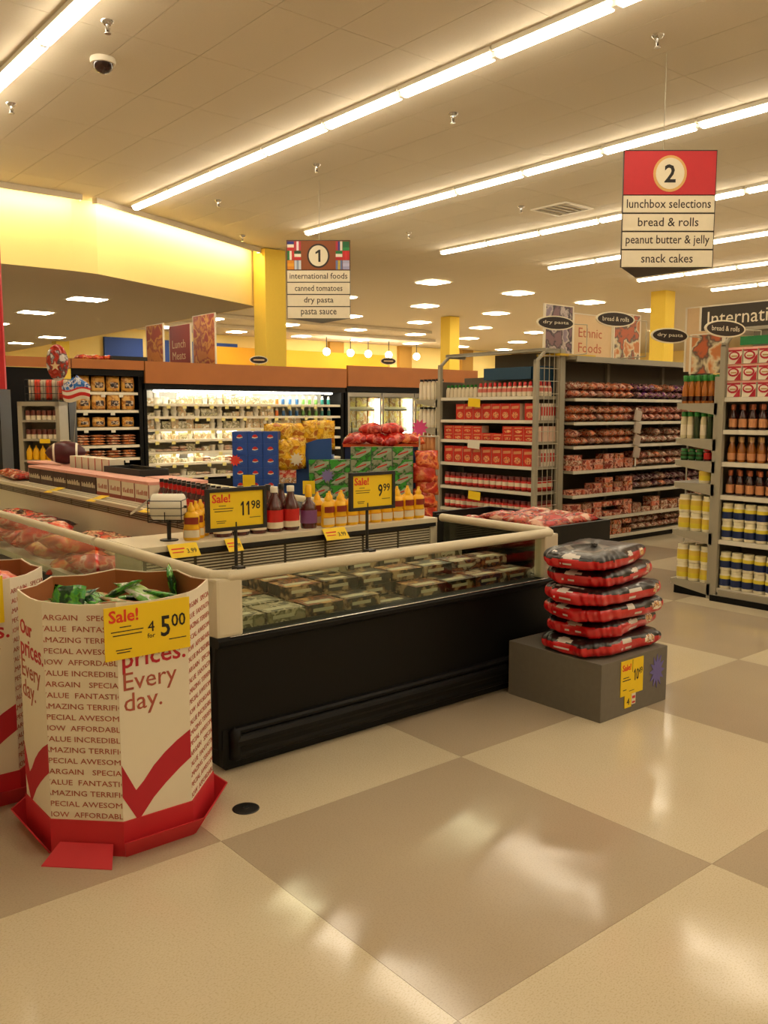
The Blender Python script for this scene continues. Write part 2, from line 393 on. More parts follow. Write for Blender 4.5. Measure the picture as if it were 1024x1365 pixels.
for i in range(7):
    for j in range(5):
        x = 15.1+3.15*i; y = 16.3+3.75*j
        sq.put((x, y, CZ), 0, 'square lamp on far high ceiling, %s row, %s place rightward' % (W_[j+1], W_[i+1]), 'square lamps on the far high ceiling')
lowl = [(6.46,16.6,'nearest right'),(6.45,19.5,'nearest left'),(8.9,25.6,'far right'),(8.9,28.4,'far left'),(3.6,16.6,'hidden left'),(3.6,19.5,'hidden farther left'),(1,17,'leftmost'),(6.45,22.6,'middle')]
for x, y, n in lowl: sq.put((x, y, LZ), 0, 'square lamp set in the low ceiling under yellow soffit, %s one' % n, 'square lamps in the low ceiling', (1.0, .8, 1))
pl = Proto(lambda: (lambda t: (B('stem', MB().rod((0,0,.2),(0,0,-.3),.02), M_blk2, t), B('globe', MB().ball((0,0,-.42), .16, 14), M_sq, t), t)[2])(thing('globe_pendant', 'x x x x', 'pendant lamp')))
for i, (x, z) in enumerate(((22.5,4.05),(23.8,4.2),(24.8,4.37),(26,4.42),(27.7,4.43))):
    pl.put((x, 31, 4.60), 0, 'lit globe lamp before the far yellow wall, %s' % nth(i, 5), 'globe lamps by the far yellow wall')
tk = mat('track_rail', 'd9cfb8', .5)
for i, (y, x0, x1) in enumerate(((26, 11, 24), (29, 11, 27))):
    B('ceiling_track', MB().box(x0, y-.05, CZ-.12, x1, y+.05, CZ-.0), tk, label='pale ceiling rail far beyond aisle one sign, %s one' % ('nearer', 'farther')[i], cat='rail')
# camera dome, sprinklers, vent
t = thing('security_camera', 'white dome camera with dark lens on the ceiling at upper left', 'camera', (3.377, 8.086, CZ))
B('collar', MB().lathe([(.11,-.05),(.115,-.02),(.11,0)], 20), M_white, t)
B('lens_dome', MB().lathe([(.01,-.13),(.05,-.12),(.08,-.09),(.09,-.05)], 20), mat('smoked_dome', '2a1712', .15), t)
sp_pts = [(3.104,7.314,'beside the dome camera'),(3.099,9.836,'left edge under lit tubes'),(6.837,4.573,'upper right near red sign'),(6.862,7.105,'upper centre between light rows'),(6.86,9.645,'third along between light rows'),
          (6.836,12.193,'left of aisle one sign'),(10.658,12.151,'above the aisle one sign right'),(10.684,9.509,'centre right between rows'),(8.5,14.3,'close to yellow column top'),(14.2,9.4,'behind red aisle sign left')]
def mk_sp():
    t = thing('sprinkler', 'x x x x', 'sprinkler'); B('escutcheon', MB().lathe([(.03,-.03),(.05,-.012),(.055,0)], 14), M_steel, t)
    B('nozzle', MB().lathe([(.028,-.10),(.03,-.095),(.008,-.092),(.012,-.05),(.015,-.03)], 10), M_steel, t)
    B('deflector_arm', MB().rod((-.02,0,-.05),(-.012,0,-.092),.003).rod((.02,0,-.05),(.012,0,-.092),.003), M_steel, t); return t
sp = Proto(mk_sp)
for x, y, n in sp_pts: sp.put((x, y, CZ), 0, 'chrome ceiling sprinkler, %s' % n, 'ceiling sprinklers')
t = thing('ceiling_vent', 'square louvred air vent beside the third light row', 'vent', (11.3, 9.2, CZ))
B('frame', MB().box(-.35,-.35,-.02,.35,-.3,0).box(-.35,.3,-.02,.35,.35,0).box(-.35,-.3,-.02,-.3,.3,0).box(.3,-.3,-.02,.35,.3,0), M_white, t)
for k in range(5): B('louvre', MB().box(-.3,-.26+k*.13-.02,-.015,.3,-.26+k*.13+.02,-.005), M_shelf, t)

# ------------------------------------------------------------------ front display freezer (end of the island)
X0, X1, YF = 1.795, 4.075, 3.32
RZ = .885; GB = .625
fz = thing('chest_freezer', 'open black display freezer with cream rails and glass front holding boxed meals', 'freezer', (X0, YF, 0))
def off(mb): mb.T = Matrix.Translation((-X0, -YF, 0)); return mb
B('cabinet', off(MB()).box(X0+.01, YF, .11, X1-.01, YF+.06, GB-.03).box(X0+.01, YF+.06, .11, X0+.07, 4.64, GB-.03).box(X1-.07, YF+.06, .11, X1-.01, 4.64, GB-.03)
  .box(X0+.07, YF+.06, .11, X1-.07, 4.64, .5), M_black, fz, .008)
B('kick_plate', off(MB()).box(X0+.06, YF+.03, 0, X1-.1, 4.6, .11), M_dark, fz)
B('lower_apron', off(MB()).box(X0+.03, YF-.004, .03, X1-.05, YF+.03, .2), M_black, fz)
nose = [(YF-.03,GB-.045),(YF-.045,GB-.03),(YF-.045,GB-.012),(YF-.03,GB),(YF+.06,GB),(YF+.06,GB-.045)]
B('sill', off(MB()).xprism(nose, X0, X1), M_black, fz)
B('sill_trim', off(MB()).rod((X0+.06, YF-.036, GB+.001), (X1-.1, YF-.036, GB+.001), .0035), M_steel, fz)
bp_ = [(YF,.205),(YF-.018,.20),(YF-.026,.19),(YF-.024,.178),(YF-.014,.168),(YF-.026,.158),(YF-.034,.142),(YF-.032,.122),(YF-.024,.108),(YF-.02,.085),(YF-.024,.072),(YF-.02,.055),(YF-.008,.048),(YF,.048)]
B('bumper_rail', off(MB()).xprism(bp_[::-1], X0+.09, X1-.06), M_black, fz)
B('bumper_end', off(MB()).lathe([(.001,.05),(.028,.06),(.03,.19),(.001,.205)], 12, (X0+.09, YF-.004)), M_black, fz)
B('corner_post', off(MB()).box(X0, YF-.03, GB, X0+.13, YF+.05, RZ).box(X0, YF+.05, GB, X0+.04, YF+.09, RZ), M_offw, fz, .014, label='cream left corner post')
B('corner_post', off(MB()).box(X1-.12, YF-.03, GB, X1, YF+.05, RZ), M_offw, fz, .012, label='cream right corner post')
B('top_rail', off(MB()).path([(X1-.025, 4.27, RZ+.005), (X1-.025, YF+.03, RZ+.005), (X1-.06, YF-.01, RZ+.005), (X0+.07, YF-.01, RZ+.005), (X0+.02, YF+.04, RZ+.005), (X0+.02, 4.64, RZ+.005)], .027, 10), M_offw, fz)
B('glass_panel', off(MB()).box(X0+.12, YF-.004, GB-.01, X1-.11, YF+.004, RZ), M_glass2, fz)
B('glass_panel', off(MB()).box(X1-.03, YF+.05, GB-.01, X1-.022, 4.25, RZ), M_glass2, fz)
B('glass_panel', off(MB()).box(X0+.018, YF+.06, GB-.01, X0+.026, 4.64, RZ), M_glass2, fz)
B('liner', off(MB()).box(X0+.07, YF+.06, .50, X1-.07, 4.2, .56).box(X0+.06,YF+.05,.5,X0+.075,4.22,GB).box(X1-.075,YF+.05,.5,X1-.06,4.22,GB), M_white, fz)
# end shelf with louvred face
B('shelf_wall', off(MB()).box(1.90, 4.27, .5, 3.96, 4.62, .86), M_white, fz)
B('louvre_panel', (lambda m: [m.box(1.92+k*.29, 4.255, z, 1.92+k*.29+.27, 4.27, z+.008) for k in range(7) for z in [.705+i*.0165 for i in range(8)]] and m)(off(MB())), M_offw, fz)
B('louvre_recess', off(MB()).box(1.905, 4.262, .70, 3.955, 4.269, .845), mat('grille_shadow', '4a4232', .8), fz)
B('shelf_lip', off(MB()).box(1.88, 4.235, .843, 3.965, 4.262, .868), M_blk2, fz)
B('end_shelf', off(MB()).box(1.87, 4.225, .868, 3.97, 4.66, .90), M_offw, fz, .004)
B('end_panel', off(MB()).box(3.93, 4.25, .56, 3.99, 4.66, .866), M_offw, fz)
B('return_air_slot', off(MB()).box(2.6, 4.25, .655, 2.78, 4.256, .68).box(3.35, 4.25, .655, 3.5, 4.256, .68), M_ink, fz)

# ------------------------------------------------------------------ long island freezer behind
IY0, IY1 = 4.68, 10.3
iz = thing('island_freezer', 'long open island freezer with cream rails and a centre ledge of groceries', 'freezer', (X0, IY0, 0))
def off(mb): mb.T = Matrix.Translation((-X0, -IY0, 0)); return mb
B('cabinet', off(MB()).box(X0+.01, IY0, .11, X0+.07, IY1, GB-.03).box(X1-.07, IY0, .11, X1-.01, IY1, GB-.03).box(X0+.07, IY0, .11, X1-.07, IY1, .5).box(X0+.07, IY1-.06, .5, X1-.07, IY1, GB), M_black, iz)
B('kick_plate', off(MB()).box(X0+.1, IY0+.03, 0, X1-.1, IY1-.1, .11), M_dark, iz)
B('top_rail', off(MB()).path([(X0+.02, IY0, RZ+.005), (X0+.02, IY1-.03, RZ+.005), (X1-.025, IY1-.03, RZ+.005), (X1-.025, IY0, RZ+.005)], .026, 8), M_offw, iz)
for k in range(4):
    y = IY0+.02+k*1.4
    B('glass_panel', off(MB()).box(X0+.018, y, GB-.02, X0+.026, y+1.38, RZ), M_glass, iz)
    B('glass_panel', off(MB()).box(X1-.030, y, GB-.02, X1-.022, y+1.38, RZ), M_glass, iz)
B('liner', off(MB()).box(X0+.07, IY0, .5, 2.72, IY1-.06, .55).box(3.28, IY0, .5, X1-.07, IY1-.06, .55).box(X0+.03,IY0,.5,X0+.075,IY1,GB+.01).box(X1-.08,IY0,.5,X1-.035,IY1,GB+.01), M_white, iz)
B('centre_wall', off(MB()).box(2.73, IY0, .5, 3.27, IY1-.06, .865), M_offw, iz)
B('louvre_recess', off(MB()).box(2.722, IY0+.02, .80, 2.73, IY1-.1, .86), mat('grille_brown', '5c4630', .8), iz)
B('louvre_panel', (lambda m: [m.box(2.715, IY0+.04+k*.4, z, 2.722, IY0+.04+k*.4+.38, z+.008) for k in range(13) for z in (.81,.826,.842)] and m)(off(MB())), M_shelf, iz)
B('centre_ledge', off(MB()).box(2.67, IY0, .868, 3.33, IY1-.05, .90), M_offw, iz, .004)
B('ledge_groove', off(MB()).box(2.72, IY0+.01, .90, 2.73, IY1-.1, .902).box(2.78, IY0+.01, .90, 2.788, IY1-.1, .902), M_shelf, iz)

# ------------------------------------------------------------------ boxed meals in the front well
pk1 = pack('meal_box_green', ['0c0d0a','1c2416','0a0a08','6b5030','b8a078'], 13, .3)
pk2 = pack('meal_box_brown', ['1a100c','5a3018','b05c24','14100d','d8a868'], 12, .3)
pk3 = pack('meal_box_pale', ['c8b890','a8a080','6a6a4c','e4d8b8','5a5a40'], 11, .35)
pk4 = pack('meal_box_violet', ['1c1420','3b2a3f','a86a44','12101a','c2b29a'], 12, .3)
def boxm(w, d, h, top, side, stripe=None):
    m = MB().box(-w/2,-d/2,0,w/2,d/2,h,0)
    m.m = [1,0,1,1,1,1]
    if stripe is not None: m.box(-w*.36,-d/2-.0008,h*.35,w*.2,-d/2,h*.65,2).box(-w*.4,-d*.3,h,w*.3,-d*.05,h+.0008,2)
    return m
Mlt = mat('pale_lettering', 'd8d2b8', .5)
kinds = []
for nm, top, side in (('green', pk1, pk1), ('brown', pk2, pk1), ('pale', pk3, pk3), ('violet', pk4, pk4)):
    kinds.append((nm, Proto(lambda nm=nm, top=top, side=side: obj('frozen_meal_box', boxm(.215, .172, .056, 0, 0, 1).mesh('frozen_meal_box', [top, side, Mlt]), label='x x x x', cat='food box'))))
rnd = random.Random(3)
wcol = [2,2,1,0,0,1,0,3,3]
for c in range(9):
    for r in range(4):
        n = [2,3,2,3][r] if c > 1 else 2
        if c in (2,3) and r in (1,2): n = 3
        if c == 4 and r == 0: n = 1
        kk = wcol[c] if r < 2 else rnd.choice([0,1,1,2])
        for l in range(n):
            x = X0+.20+c*.232+rnd.uniform(-.004,.004); y = YF+.165+r*.195
            kinds[kk][1].put((x, y, .5605+l*.0575), rnd.uniform(-.03,.03),
                '%s frozen meal box, %s column, %s row, level %s in glass freezer' % (kinds[kk][0], W_[c+1], W_[r+1], ('one','two','three','four')[l]), 'frozen meals in the glass front freezer')

# bags in the left well of the island
pr = pack('red_meat_bag', ['a81c14','d8402a','7a1410','e8b08a','3a2018'], 9, .25, bump=.5)
pb = pack('blue_frozen_bag', ['2a5fa8','3f86c8','1c3f7a','d8d0c0'], 9, .25)
po = pack('tan_meat_pack', ['b8703c','8a4a28','d8b48a','5a2a1a','c8b8a0'], 10, .3)
pd = pack('dark_meat_bag', ['1c1a22','3a2a2a','a82018','d0c0b0'], 9, .25)
def pil(name, w, d, h, m, seed=0, nx=10, ny=8): return Proto(lambda: obj(name, pillow_mesh(name, w, d, h, [m], nx, ny, seed=seed), label='x x x x', cat='food bag'))
big = [('orange', pil('frozen_potato_bag', .30, .40, .13, pack('orange_frozen_bag', ['8a1c10','d8401c','e87030','e8a868','c83018'], 8, .22, bump=.6), 24)), ('red', pil('frozen_potato_bag', .30, .40, .13, pack('scarlet_frozen_bag', ['7a0c10','c01818','e03828','e8a088','b01414'], 8, .22, bump=.6), 25)),
       ('blue', pil('frozen_potato_bag', .26, .30, .10, pb, 26))]
for i, (y, z, k, rx, rz_) in enumerate([(4.88,.575,2,0,.2),(5.18,.60,1,12,1.4),(5.50,.57,0,-8,1.2),(5.62,.68,0,10,1.7),(5.95,.60,0,8,1.5),(6.15,.69,1,-10,1.2),(6.55,.60,1,14,1.5),(6.80,.70,1,20,1.3),(7.2,.58,0,5,1.6),(7.35,.68,1,5,1.4)]):
    big[k][1].put((2.03, y, z), (R(rx), 0, rz_), '%s frozen bag against the left glass of the island, %s from near end' % (big[k][0], W_[i+1]), 'frozen bags against the island glass')
bag_r = pil('frozen_meat_bag', .34, .26, .09, pr, 1); bag_b = pil('frozen_seafood_bag', .36, .26, .06, pb, 2)
bag_t = pil('frozen_meat_pack', .34, .26, .05, po, 3); bag_d = pil('frozen_meat_bag', .34, .28, .09, pd, 4)
nm_of = {id(bag_r): 'red', id(bag_b): 'blue', id(bag_t): 'tan', id(bag_d): 'dark'}
lay = [(bag_b, 4.9), (bag_b, 5.17), (bag_t, 5.45), (bag_t, 5.73), (bag_r, 6.02), (bag_r, 6.32), (bag_t, 6.62), (bag_d, 7.3), (bag_d, 7.62), (bag_r, 7.95), (bag_r, 8.28), (bag_t, 8.6)]
for i, (p, y) in enumerate(lay):
    for c in range(2):
        if c == 0 and y < 7.7: continue
        for l in range(2):
            p.put((2.08+.4*c, y+.03*c, .552+l*(.07 if p in (bag_r, bag_d) else .05)), rnd.uniform(-.15,.15),
              '%s frozen pack, %s back, %s column, %s, in left well of island' % (nm_of[id(p)], W_[i+1], ('outer','inner')[c], ('under','top')[l]), 'frozen packs in the island well')

# ------------------------------------------------------------------ groceries on the end shelf
M_cap = mat('white_cap', 'e8e0cc', .4); M_blkcap = mat('black_cap', '141010', .4); M_yb = mat('yellow_squeeze_bottle', 'f2b90c', .3, var=.03)
M_sauce = mat('dark_red_sauce', '4a0e0a', .15, coat=.5, var=.1); M_lr = mat('red_label', 'c4201c', .4); M_lw = mat('cream_label', 'ddd0b4', .5)
M_lp = mat('violet_label', '7a4a80', .4); M_gcap = mat('green_cap', '1f7a22', .4); M_rcap = mat('red_cap', 'c01c18', .4)
def bottle(name, prof, seg, bodym, capm, cap, labm=None, lab=None, cat='bottle', sx=1, sy=1):
    def mk():
        t = thing(name, 'x x x x', cat)
        B('bottle_body', MB().lathe([(r, z, 0) for r, z in prof], seg, sx=sx, sy=sy), bodym, t)
        B('cap', MB().lathe([(r, z, 0) for r, z in cap], 10), capm, t)
        if lab:
            z0, z1, r = lab[:3]; mm = labm if isinstance(labm, list) else [labm]; n = len(mm)
            pf = []
            for i in range(n): pf += [(r, z0+(z1-z0)*i/n, i)]
            pf += [(r, z1, n-1)]
            B('bottle_label', MB().lathe(pf, seg, sx=sx, sy=sy), mm, t)
        return t
    return Proto(mk)
sauce = bottle('sauce_jug', [(.040,0),(.043,.01),(.043,.125),(.037,.15),(.020,.19),(.016,.215)], 12, M_sauce, M_cap, [(.019,.215),(.019,.245),(.017,.247)], [M_lw, M_lr, M_lr], (.02,.12,.0445))
sauce2 = bottle('sauce_jug', [(.040,0),(.043,.01),(.043,.125),(.037,.15),(.020,.19),(.016,.215)], 12, M_sauce, M_blkcap, [(.019,.215),(.019,.245),(.017,.247)], [M_lw, M_lr, M_lr], (.02,.12,.0445))
dark = bottle('dark_syrup_bottle', [(.045,0),(.047,.01),(.047,.11),(.036,.145),(.015,.165),(.014,.20)], 12, M_sauce, M_yb, [(.020,.18),(.020,.235),(.014,.25)], [M_lp], (.03,.105,.0485))
def arc(r, z0, z1, a0, a1, n=8, sx=1, sy=1):
    v = []
    for z in (z0, z1):
        for k in range(n+1):
            a = a0+(a1-a0)*k/n; v.append((r*sx*math.cos(a), r*sy*math.sin(a), z))
    return v, [(k, k+1, n+2+k, n+1+k) for k in range(n)]
def mk_must():
    t = thing('squeeze_bottle', 'x x x x', 'bottle'); sx, sy = 1.05, .8
    B('bottle_body', MB().lathe([(r, z, 0) for r, z in [(.038,0),(.044,.01),(.043,.06),(.038,.085),(.043,.12),(.038,.145),(.018,.160)]], 14, sx=sx, sy=sy), M_yb, t)
    B('cap', MB().lathe([(.021,.160),(.020,.178),(.010,.19),(.008,.208)], 10), M_yb, t)
    m = MB(); m.add(*arc(.0448, .018, .058, -PI*.85, -PI*.15, 8, sx, sy), 0, True); m.add(*arc(.0447, .09, .128, -PI*.80, -PI*.20, 8, sx, sy), 1, True)
    m.add(*arc(.0446, .058, .064, -PI*.85, -PI*.15, 8, sx, sy), 2, True)
    B('bottle_label', m, [M_lw, mat('brick_red_label', '8c2a14', .4), mat('amber_label', 'd89020', .4)], t); return t
must = Proto(mk_must)
shelf_where = 'on the end shelf'
for i in range(3):
    must.put((2.22+i*.06, 4.33+.06*i, .90), -.5, 'yellow squeeze bottle left of the 11.98 sign, %s' % nth(i, 3), 'squeeze bottles left of the first sign')
for i in range(5):
    x = 2.42+.115*i
    (sauce if i > 1 else sauce2).put((x, 4.345, .90), 0, '%s-capped red sauce jug, front row, %s, on the end shelf' % ('white' if i > 1 else 'black', nth(i, 5)), 'red sauce jugs on the end shelf', (1.22, 1.1, 1.07))
for i in range(6):
    sauce2.put((2.44+.095*i, 4.50, .90), 0, 'black-capped sauce jug, second row, %s, behind the 11.98 sign' % nth(i, 6), 'sauce jugs behind the first sign', (1, 1, 1.07))
dark.put((3.01, 4.345, .90), 0, 'dark syrup bottle with violet label and yellow cap, beside the sauce jugs', None, (1.1, 1, 1.05))
for r in range(2):
    for i in range(9):
        must.put((3.12+.093*i, 4.30+.11*r, .90), 0, 'yellow squeeze bottle right of the syrup bottle, %s row, %s' % (('front','rear')[r], nth(i, 9)), 'squeeze bottles on the end shelf')
for x, y, s, n in ((2.02, 4.225, 1, 'left end'), (2.36, 4.225, .55, 'beside sign pole'), (3.02, 4.225, 1, 'middle')):
    c = B('price_card', MB().box(0, -.002, 0, .17*s, 0, .085), M_tag, loc=(x, y-.055, .838), rz=(R(-40), 0, 0), label='small yellow price card clipped to the end shelf, %s' % n, cat='price card')
    B('fine_print', MB().box(.015*s, -.003, .05, .09*s, -.002, .058).box(.015*s, -.003, .03, .08*s, -.002, .036), M_rink, c); text(c, '3.99' if s == 1 else '5.99', M_ink, (.1*s, -.002, .022), height=.028, width=.055*s)

# red-capped bottles and cartons on the centre ledge
stk = Proto(lambda: (lambda t: (B('bottle_body', MB().lathe([(.026,0,0),(.028,.02,0),(.028,.10,0),(.014,.135,0),(.013,.15,0)], 10), M_sauce, t), B('bottle_label', MB().lathe([(.0290,.025,0),(.0290,.055,1),(.0290,.095,1)], 10), [mat('orange_label','d86a30',.4), M_lr], t), B('neck_wrap', MB().lathe([(.0145,.136,0),(.0175,.175,0)], 10), M_rcap, t), B('cap', MB().lathe([(.016,.176,0),(.016,.2,0)], 10), M_blkcap, t), t)[4])(thing('steak_sauce_bottle', 'x x x x', 'bottle')))
for r in range(2):
    for i in range(16):
        y = 4.80+.088*i; x = 2.78+.008*i+.075*r
        stk.put((x, y, .90), 0, 'dark steak sauce bottle, %s file, %s from near end, on centre ledge' % (('left','right')[r], W_[i+1]), 'steak sauce bottles on the centre ledge')
M_cho = mat('chocolate_carton', '3a1a12', .5); 
def mk_choc():
    t = thing('grill_box', 'x x x x', 'carton'); B('carton', MB().box(-.10,-.17,0,.10,.17,.145), M_cho, t); B('lid', MB().box(-.103,-.172,.145,.103,.172,.168), M_pink, t)
    text(t, 'biscuits', M_lw, (-.1005, .15, .05), -PI/2, height=.05, width=.28); return t
def mk_wc():
    t = thing('cracker_box', 'x x x x', 'carton'); B('carton', MB().box(-.10,-.125,0,.10,.125,.145), M_wht, t); B('lid', MB().box(-.103,-.127,.145,.103,.127,.168), M_pink, t)
    B('edge_print', MB().box(-.1015,-.127,0,-.1,-.112,.145).box(-.1015,-.127,0,-.1,.127,.03), mat('russet_print', '8c2f1c', .5), t)
    text(t, 'crackers', M_bink, (-.1005, .10, .06), -PI/2, height=.03, width=.18); return t
choc = Proto(mk_choc); wc = Proto(mk_wc)
# the printed words on these cartons cannot be read in the photograph: plain pale strokes instead
def strokes(parent, x, y0, y1, z, h, m, seed, name='illegible_print'):
    rr = random.Random(seed); mb = MB(); y = y0
    while y < y1: 
        wd = rr.uniform(.008,.02); mb.box(x-.001, y, z, x, min(y+wd, y1), z+h*rr.uniform(.5,1)); y += wd+rr.uniform(.008,.014)
    B(name, mb, m, parent)
def mk_choc():
    t = thing('brown_carton', 'x x x x', 'carton'); B('carton', MB().box(-.10,-.17,0,.10,.17,.145), M_cho, t); B('lid', MB().box(-.103,-.172,.145,.103,.172,.168), M_pink, t)
    strokes(t, -.1, -.15, .15, .05, .05, M_lw, 4); return t
def mk_wc():
    t = thing('cream_carton', 'x x x x', 'carton'); B('carton', MB().box(-.10,-.125,0,.10,.125,.145), M_wht, t); B('lid', MB().box(-.103,-.127,.145,.103,.127,.168), M_pink, t)
    B('edge_print', MB().box(-.1015,-.127,0,-.1,-.112,.145).box(-.1015,-.11,0,-.1,.127,.03), mat('russet_print', '8c2f1c', .5), t)
    strokes(t, -.1, -.09, .1, .06, .04, M_bink, 5); return t
choc = Proto(mk_choc); wc = Proto(mk_wc)
for i in range(4): wc.put((2.95, 6.36+.26*i, .90), 0, 'cream carton with pink lid on centre ledge, %s from steak sauces' % W_[i+1], 'cream cartons on the centre ledge')
for i in range(5): choc.put((2.95, 7.46+.35*i, .90), 0, 'dark brown carton with pink lid on centre ledge, %s from cream cartons' % W_[i+1], 'brown cartons on the centre ledge')
for i in range(2): choc.put((3.19, 6.3+.35*i, .90), 0, 'brown carton in the far file of the centre ledge, %s' % ('nearer','farther')[i], 'brown cartons in the far file')
for i in range(3): choc.put((3.19, 8.95+.35*i, .90), 0, 'brown carton under the burgundy ball, %s from near end' % W_[i+1], 'brown cartons under the ball')
B('black_crate', MB().box(3.06,6.86,.90,3.32,7.62,.915).box(3.06,6.86,.915,3.075,7.62,1.12).box(3.305,6.86,.915,3.32,7.62,1.12).box(3.075,6.86,.915,3.305,6.875,1.12).box(3.075,7.605,.915,3.305,7.62,1.12), M_blk2, label='low black open crate behind the cartons on the centre ledge', cat='crate')
# tall cream packs + dark produce tray behind
tall = Proto(lambda: obj('cream_pack', MB().box(-.07,-.075,0,.07,.075,.27).box(-.0715,-.0765,0,-.069,-.065,.27,1).mesh('cream_pack', [M_wht, M_lr]), label='x x x x', cat='carton'))
for i in range(6): tall.put((3.19, 7.72+.165*i, .90), 0, 'tall cream pack standing behind the cartons on the ledge, %s from near end' % W_[i+1], 'tall cream packs behind the cartons')

# bag roll dispenser
t = thing('bag_roll_dispenser', 'white plastic bag roll in a black wire holder on a post', 'dispenser', (2.13, 4.56, .90))
B('post', MB().rod((0,0,0),(0,0,.14),.012,8).lathe([(.05,0),(.05,.006)], 14), M_blk2, t)
t.location = (2.12, 4.40, .90)
cc = Matrix.Translation((0,0,.185)) @ Matrix.Rotation(R(-39.7),4,'Z')
mb = MB(); mb.T = cc @ Matrix.Rotation(PI/2,4,'Y'); mb.lathe([(.018,-.085,0),(.068,-.085,0),(.072,-.08,0),(.072,.08,0),(.068,.085,0),(.018,.085,0)], 24); B('bag_roll', mb, M_white, t)
mb = MB(); mb.T = cc; mb.rod((-.1,0,0),(.1,0,0),.008)
for zz in (-.075,-.04,0,.04):
    for a, b in (((-.09,-.085,zz),(.09,-.085,zz)),((.09,-.085,zz),(.09,.07,zz)),((-.09,-.085,zz),(-.09,.07,zz))): mb.rod(a, b, .0025, 5)
for xx in (-.09,0,.09): mb.rod((xx,-.085,-.075),(xx,-.085,.04 if xx else -.02),.003,5)
mb.rod((-.09,0,-.075),(.09,0,-.075),.004).rod((0,-.085,-.075),(0,.07,-.075),.004).rod((0,0,-.075),(0,0,-.06),.004)
B('wire_holder', mb, M_blk2, t)
mb = MB(); mb.T = cc; mb.add([(-.08,-.03,.06),(-.08,.03,.05),(-.2,-.03,-.03),(-.2,.03,-.04),(-.21,0,-.045)], [(0,1,3,2),(2,3,4)]); B('loose_bag', mb, M_white, t)

# sign stands on the freezer rail
def sign_stand(x, xs, w, z, h, dol, cen, lab, pole_z0=.60):
    t = thing('sale_sign_stand', lab, 'sign', (x, YF+.03, 0))
    B('pole', MB().rod((0,0,.88),(0,0,z+.02),.008,8), M_blk2, t)
    fr = .016
    B('frame', MB().box(xs-x-fr,-.014,z-fr,xs-x+w+fr,.006,z).box(xs-x-fr,-.014,z+h,xs-x+w+fr,.006,z+h+fr).box(xs-x-fr,-.014,z,xs-x,.006,z+h).box(xs-x+w,-.014,z,xs-x+w+fr,.006,z+h).box(xs-x,-.002,z,xs-x+w,.006,z+h), M_blk2, t)
    B('clamp', MB().cb(0,-.02,.905,.04,.05,.02), M_blk2, t)
    sale_card(t, w, h, (xs-x, -.0065, z), 0, dol, cen)
    return t
sign_stand(1.93, 1.80, .268, 1.10, .155, '11', '98', 'black framed yellow sale sign left of the sauce jugs, priced 11.98')
sign_stand(2.67, 2.575, .25, 1.135, .155, '9', '99', 'black framed yellow sale sign before the squeeze bottles, priced 9.99')

# ------------------------------------------------------------------ octagonal cardboard bins
C_ = .272; AP = .328; TOPZ = .935
def tick_poly():
    a = [(-.01,.342),(.11,.27),(.21,.229)]
    up = [(.30,.27),(.45,.325),(.60,.36),(.80,.393),(1.0,.412)]
    dn = [(1.0,.305),(.8,.268),(.6,.225),(.42,.175),(.21,.115)]
    return [(0,.342),(.19,.235)]+[(.30,.262),(.45,.31),(.62,.350),(.80,.383),(1.0,.412)]+[(1.0,.303),(.82,.272),(.62,.232),(.44,.19),(.21,.117)]+[(0,.222)]
LINES = "BARGAIN   SPECIAL|VALUE  FANTASTIC|AMAZING TERRIFIC|SPECIAL AWESOME|NOW  AFFORDABLE|VALUE INCREDIBLE|BARGAIN   SPECIAL|VALUE  FANTASTIC|AMAZING TERRIFIC|SPECIAL AWESOME|NOW  AFFORDABLE|VALUE INCREDIBLE|AMAZING TERRIFIC|SPECIAL AWESOME|BARGAIN   SPECIAL|VALUE  FANTASTIC|AMAZING TERRIFIC|SPECIAL AWESOME|NOW  AFFORDABLE|VALUE INCREDIBLE".split('|')
def lines_mesh():
    key = 'lines'
    if key in TXT: return TXT[key]
    V = []; F = []
    for i, s in enumerate(LINES):
        me = text_mesh(s, M_bink, width=.305, height=.0195, align='CENTER', clip=(-.134, .134))
        n = len(V); z = .868-.0405*i
        V += [(v.co.x, v.co.y, v.co.z+z) for v in me.vertices]; F += [[n+k for k in p.vertices] for p in me.polygons]
    me = bpy.data.meshes.new('printed_words'); me.from_pydata(V, [], F); me.materials.append(M_bink); TXT[key] = me; return me
